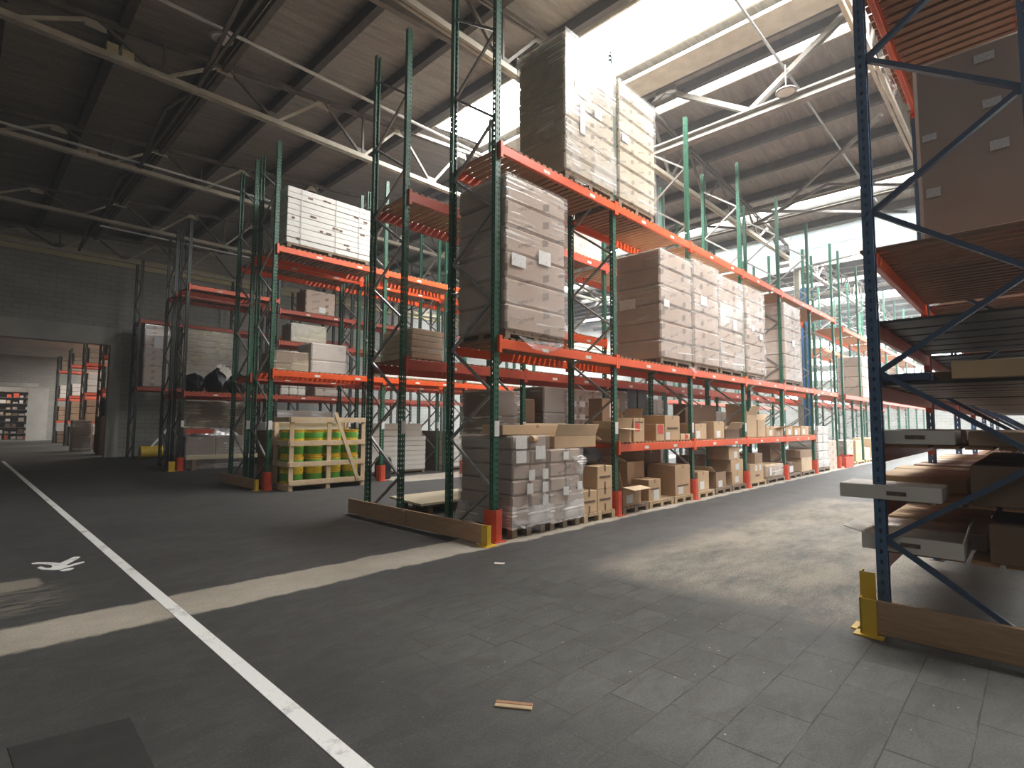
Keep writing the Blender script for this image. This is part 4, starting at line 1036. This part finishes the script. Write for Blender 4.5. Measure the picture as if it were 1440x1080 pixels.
def bag(label, cx, cy, z, rx, ry, h, mat, group, seed, cat='bag'):
    """a slumped tied plastic bag: flattened lumpy body with creases and a gathered neck"""
    rr = random.Random(seed); nu, nv = 28, 16; vs = []; fs = []
    ph = [rr.uniform(0, 6.3) for _ in range(8)]
    for j in range(nv + 1):
        th = PI * j / nv
        for i in range(nu):
            a = 2 * PI * i / nu
            k = 1 + .10 * math.sin(3 * a + ph[0]) * math.sin(th) + .07 * math.sin(5 * a + 3 * th + ph[1]) + .05 * math.sin(9 * a - 5 * th + ph[2]) + .03 * math.sin(14 * a + 8 * th + ph[3])
            zz = (1 - math.cos(th)) / 2; sq = math.sin(th) ** .62
            vs.append((rx * k * sq * math.cos(a), ry * k * sq * math.sin(a), max(0, h * (zz * (1 + .10 * math.sin(2 * a + ph[4]) + .08 * math.sin(5 * a + ph[5])) if zz > .15 else zz * .6))))
    for j in range(nv):
        for i in range(nu): fs.append((j * nu + i, j * nu + (i + 1) % nu, (j + 1) * nu + (i + 1) % nu, (j + 1) * nu + i))
    m = MB(); m.add(vs, fs); m.sm = True
    t = thing('plastic_bag', label, cat, (cx, cy, z), group)
    m.build('bag_body', mat, t)
    MB().tube([(0, 0, h * .97), (.02, 0, h * 1.05), (.05, .02, h * 1.14)], [.05, .03, .07], 9).build('tied_neck', mat, t)
    return t
BG = 'bags on the third rack'
bag('leftmost shiny black bag on the third rack', 5.24, 19.32, 2.447, .31, .38, .50, 'rubber', BG, 1)
bag('highest shiny black bag in the middle of the third rack', 5.90, 19.30, 2.447, .32, .38, .70, 'rubber', BG, 2)
bag('black bag lying right of the white one on the third rack', 6.54, 19.30, 2.447, .29, .38, .58, 'rubber', BG, 3)
bag('white bag between the black bags on the third rack', 6.22, 19.78, 2.447, .30, .09, .85, 'cardwhite', BG, 4)
load('low dark wrapped load on the floor under the black bags', 5.0, 6.7, 18.95, 19.8, 0, 1.05, 1, 'cardside', 'filmthick', [], None, None, G3, cols=2)
load('yellowed wrapped load on the floor under the black bags', 5.3, 7.2, 20.4, 21.2, 0, 2.2, 3, 'cardside', 'filmyellow', [], None, None, G3)
blob('crumpled white film heap lying on the low dark load under the bags', 5.3, 6.6, 19.0, 19.7, 1.055, .3, 'film_heap', 'foil', 'plastic film', 'film heaps', 5)
tag(MB().box(4.95, 5.75, 18.80, 18.84, 1.13, 1.27).build('loose_beam', 'redbeam'), 'short loose red beam hanging at the post under the black bags', 'beam')
tm = tag(MB().cbox(4.98, 7.4, 18.72, 18.80, .32, .46, .01).build('timber', 'ply'), 'pale timber lying low across the foot of the black bags rack', 'board')
for x in (5.2, 7.2): MB().box(x - .06, x + .06, 18.71, 18.81, 0, .318).build('support_block', 'palletold', tm)
load('dark brown load behind the crate of pails', 4.95, 6.9, 12.62, 13.1, 0, 1.30, 2, 'carddark', None, [], None, None, 'goods behind the crate')
tag(MB().cbox(4.92, 7.0, 12.6, 13.1, 1.302, 1.50, .01).build('white_board', 'whitepanel'), 'white board pack lying on the dark load behind the crate', 'board')
G4 = 'wrapped loads on the wall rack'
load('tan wrapped load with a shiny glare on the wall rack beside the opening', 5.1, 5.95, 25.45, 26.3, 2.88, 5.4, 3, 'cardgrey', 'film', [(.55, .72, .3, .5, '-y')], None, None, G4)  # the large white label stands in for the glare
load('wide cream wrapped load behind the black bags on the wall rack', 6.45, 8.4, 25.45, 26.3, 2.88, 5.45, 10, 'cardwhite', 'filmyellow', [], None, None, G4)  # white carton colour stands in for skylight reflected by the shiny film
load('low grey load under the wide cream load on the wall rack', 6.7, 8.5, 25.45, 26.3, 0, 2.4, 3, 'cardside', 'filmyellow', [], None, None, G4)
tag(MB().tube([(5.1, 25.3, .3), (5.85, 25.3, .3)], [.24, .24], 16).build('yellow_drum', 'yellow'), 'yellow drum lying by the wall beside the opening', 'drum')
tag(MB().bar((5.3, 25.2, .3), (6.3, 25.3, 1.6), .08, .08).build('white_pole', 'whiteplast'), 'white pole leaning above the yellow drum by the wall', 'pole')

# ------------------------------------------------------------------ second hall beyond the opening
for i, (y, lab) in enumerate(((31.5, 'red-beamed rack nearest in the hall beyond the opening'), (36.5, 'second red-beamed rack in the hall beyond the opening'), (42.0, 'third red-beamed rack in the hall beyond the opening'), (47.5, 'farthest red-beamed rack in the hall beyond the opening'))):
    x0 = 4.72
    rack(lab, [x0, x0 + 2.8, x0 + 5.6], y, y + 1.0, 5.9, [(1.5, None, 'slat', 'guard'), (3.0, None, 'slat', 'guard'), (4.6 + .3 * (i > 1), None, 'slat', 'guard')], 'greendark', 'steel', None, 'guard', False)
    rr = random.Random(i)
    for k, z in enumerate((0, 1.528, 3.028, 4.63 + .3 * (i > 1))):
        if k == 0 and i == 0: continue
        load(f'{["dark", "brown", "pale", "grey-brown"][k]} load on {["the floor under", "the low shelf of", "the middle shelf of", "the top shelf of"][k]} the {["nearest", "second", "third", "farthest"][i]} rack beyond the opening', x0 + .1, x0 + 1.3, y + .03, y + .9, z, z + rr.uniform(.7, 1.2), 3, ['carddark', 'card', 'cardwhite', 'cardside'][k], None, [], None, None, 'loads beyond the opening')
load('tall greyish wrapped bale standing beyond the wall opening', 4.0, 4.75, 33.6, 34.4, 0, 1.55, 2, 'cardside', 'filmthick', [], None, None, 'loads beyond the opening', name='wrapped_bale')
load('dark load against the pillar on the far side of the opening', 4.5, 5.8, 30.0, 30.9, 0, 1.7, 3, 'carddark', None, [], None, None, 'loads beyond the opening')
bag('black sack heaped on the dark load beyond the opening', 5.1, 30.45, 1.702, .6, .45, .75, 'rubber', 'bags beyond the opening', 9)
t = thing('shelving', 'shelving full of small goods behind the far doorway', 'shelving', (1.5, 58, 0))
MB().box(-3.4, 3.0, .8, .84, 0, 4.2).build('back_panel', 'steel', t)
for k in range(9): MB().box(-3.4, 3.0, -.2, .8, k * .47, k * .47 + .04).build('shelf', 'steel', t)
for k in range(8):
    for i in range(16):
        if R.random() < .2: continue
        x = -1.85 + i * .38
        h = R.uniform(.12, .36)
        c = MB().cbox(x, x + R.uniform(.2, .34), 57.82, 58.4, k * .47 + .041, k * .47 + .04 + h, .004).build('stored_box', R.choice(['kraft', 'cardwhite', 'carddark', 'cardgrey', 'guard']))
        tag(c, 'small box on the shelving behind the far doorway', 'box', 'small boxes on the far shelving')

# ------------------------------------------------------------------ goods in the blue rack
GBL = 'flat cartons in the blue rack'
def bl(label, x0, x1, y0, y1, z, h, mat='cardwhite', notes=(), rot=0, open_=None, mark=True):
    return carton(label, x0, x1, y0, y1, z, z + h, mat, open_, [], GBL, rot, False, name='flat_carton', cat='carton')
def endmark(t, y, z, x):   # printed word-like bar on the end face that looks down the row
    note(t, x, y, z, .12, .028, '-x', 'ink', 'printed_mark')
zA, zB, zC, zD, zE = .545 + D, .925 + D, 1.33 + D, 1.80 + D, 2.28 + D
t = bl('front white carton with an upturned end on the lowest blue shelf', 4.86, 5.28, .40, 1.0, zA, .115, open_={'-y': 75, '+y': 14}); endmark(t, .0, .06, -.213)
t = bl('second white carton on the lowest blue shelf', 5.34, 5.78, .30, 1.0, zA, .12); endmark(t, -.1, .07, -.223)
bl('brown carton third on the lowest blue shelf', 5.85, 6.3, .32, 1.02, zA, .13, 'kraft'); bl('brown carton fourth on the lowest blue shelf', 6.4, 6.85, .35, 1.1, zA, .12, 'kraft')
bl('white carton fifth on the lowest blue shelf sticking out to the aisle', 6.95, 7.4, .4, 1.15, zA, .13); bl('brown carton last on the first bay of the lowest blue shelf', 7.5, 7.75, .1, .8, zA, .14, 'card')
t = bl('white carton sticking far into the aisle on the second blue shelf', 4.80, 5.22, .50, 1.12, zB, .105); endmark(t, -.05, .05, -.213)
bl('kraft carton second on the second blue shelf', 5.62, 6.1, .42, 1.02, zB, .12, 'kraft'); bl('pale carton third on the second blue shelf', 6.2, 6.7, .38, 1.05, zB, .11, 'kraftlight')
bl('pale carton fourth on the second blue shelf', 6.8, 7.3, .38, 1.08, zB, .11, 'kraftlight'); bl('tan carton fifth on the second blue shelf', 7.4, 7.75, .36, 1.0, zB, .12, 'cardgrey')
for i in range(5): bl(f'tan carton {["first", "second", "third", "fourth", "fifth"][i]} beyond the next blue upright on the second shelf', 7.95 + i * .55, 8.4 + i * .55, .25, 1.0, zB, .12, R.choice(['kraftlight', 'cardgrey', 'cardwhite']))
t = bl('white carton with brown print at the front of the third blue shelf', 4.92, 5.36, .42, .88, zC, .105); endmark(t, .0, .055, -.223)
bl('tan carton behind the printed white one on the third blue shelf', 5.45, 6.0, .4, .85, zC, .11, 'cardgrey'); bl('long tan carton third on the third blue shelf', 6.1, 7.0, .3, .9, zC, .10, 'cardgrey')
GBK = 'brown cartons at the back of the blue rack'
for z, h, lab in ((zA, .26, 'lowest'), (zB, .27, 'second'), (zC, .10, 'third')):
    for i in range(3): carton(f'dark brown carton {["nearest", "middle", "far"][i]} at the back of the {lab} blue shelf', 4.92 + i * .9, 5.75 + i * .9, -.08, .35 - .08 * (lab == 'lowest'), z, z + h, 'carddark' if lab != 'third' else 'card', None, [], GBK, 0, False)
carton('brown carton on the lower steel shelf of the blue rack', 4.9, 5.5, -.08, .42, zD, zD + .125, 'kraft', None, [], GBK, 0, False)
bl('flat blue-grey carton on the lower steel shelf beside the blue post', 4.95, 5.45, .55, .86, zD, .06, 'bluebrace')
bl('tan carton behind the flat blue-grey one on the lower steel shelf', 5.55, 5.95, .35, .80, zD, .11, 'kraft')
for i in range(2): load('brown load on the top shelf of the blue rack, ' + ['over the corner', 'second along'][i], 4.95 + i * 2.85, 7.6 + i * 2.85, -.06, .85, 5.28 + D, 6.9, 2, 'card', None, [], None, None, 'loads in the blue rack')
t = load('huge brown carton load with pale stickers in the blue rack', 5.9, 7.6, -.12, .66, 2.86 + D, 4.75, 1, 'cardtaupe', None, [(.62, .92, .13, .07, '-x'), (.66, .70, .12, .07, '-x'), (.70, .50, .12, .08, '-x'), (.13, .35, .1, .08, '-x'), (.12, .62, .1, .06, '-x')], None, None, 'loads in the blue rack')
scrap('whitish torn film hanging off the top beam of the blue rack', 6.3, 7.6, .99, 5.42, .28, 'filmwhite')
for i in range(3): load(f'brown load {["second", "third", "fourth"][i]} along the blue rack middle shelf', 8.2 + i * 2.9, 10.2 + i * 2.9, -.05, .8, 2.86 + D, 4.6 - .3 * i, 1, 'cardtaupe', None, [], None, None, 'loads in the blue rack')

# ------------------------------------------------------------------ camera, world, render settings
cam = bpy.data.cameras.new('camera'); co = bpy.data.objects.new('camera', cam); COL.objects.link(co)
cam.sensor_width = 36; cam.lens = 758.41 / 1440 * 36; cam.clip_start = .05; cam.clip_end = 200
a, p, ro = math.radians(44.184), math.radians(4.156), math.radians(.2875)
fw = Vector((math.cos(a) * math.cos(p), math.sin(a) * math.cos(p), math.sin(p)))
r0 = Vector((math.sin(a), -math.cos(a), 0)); u0 = r0.cross(fw)
rt = r0 * math.cos(ro) + u0 * math.sin(ro); up = -r0 * math.sin(ro) + u0 * math.cos(ro)
co.matrix_world = Matrix(((rt.x, up.x, -fw.x, 0), (rt.y, up.y, -fw.y, 0), (rt.z, up.z, -fw.z, 1.5), (0, 0, 0, 1)))
S.camera = co
w = bpy.data.worlds.new('world'); S.world = w; w.use_nodes = True
bg = w.node_tree.nodes['Background']; bg.inputs[0].default_value = (.75, .85, 1, 1); bg.inputs[1].default_value = 1.0
vs = S.view_settings; S.display_settings.display_device = 'sRGB'
vs.view_transform = 'Standard'; vs.look = 'None'; vs.gamma = 1; vs.use_curve_mapping = False; vs.exposure = 1.28
cy = S.cycles
cy.max_bounces = 10; cy.diffuse_bounces = 5; cy.glossy_bounces = 3; cy.transmission_bounces = 4; cy.transparent_max_bounces = 24
cy.sample_clamp_indirect = 8; cy.use_denoising = True; cy.caustics_reflective = False; cy.caustics_refractive = False
# thin haze volume added as a stand-in for bloom around the skylights
nt = w.node_tree
sc_ = nt.nodes.new('ShaderNodeVolumeScatter'); sc_.inputs['Color'].default_value = (.97, .98, 1, 1); sc_.inputs['Density'].default_value = .0028; sc_.inputs['Anisotropy'].default_value = .3
nt.links.new(sc_.outputs[0], nt.nodes['World Output'].inputs['Volume'])
cy.volume_bounces = 0
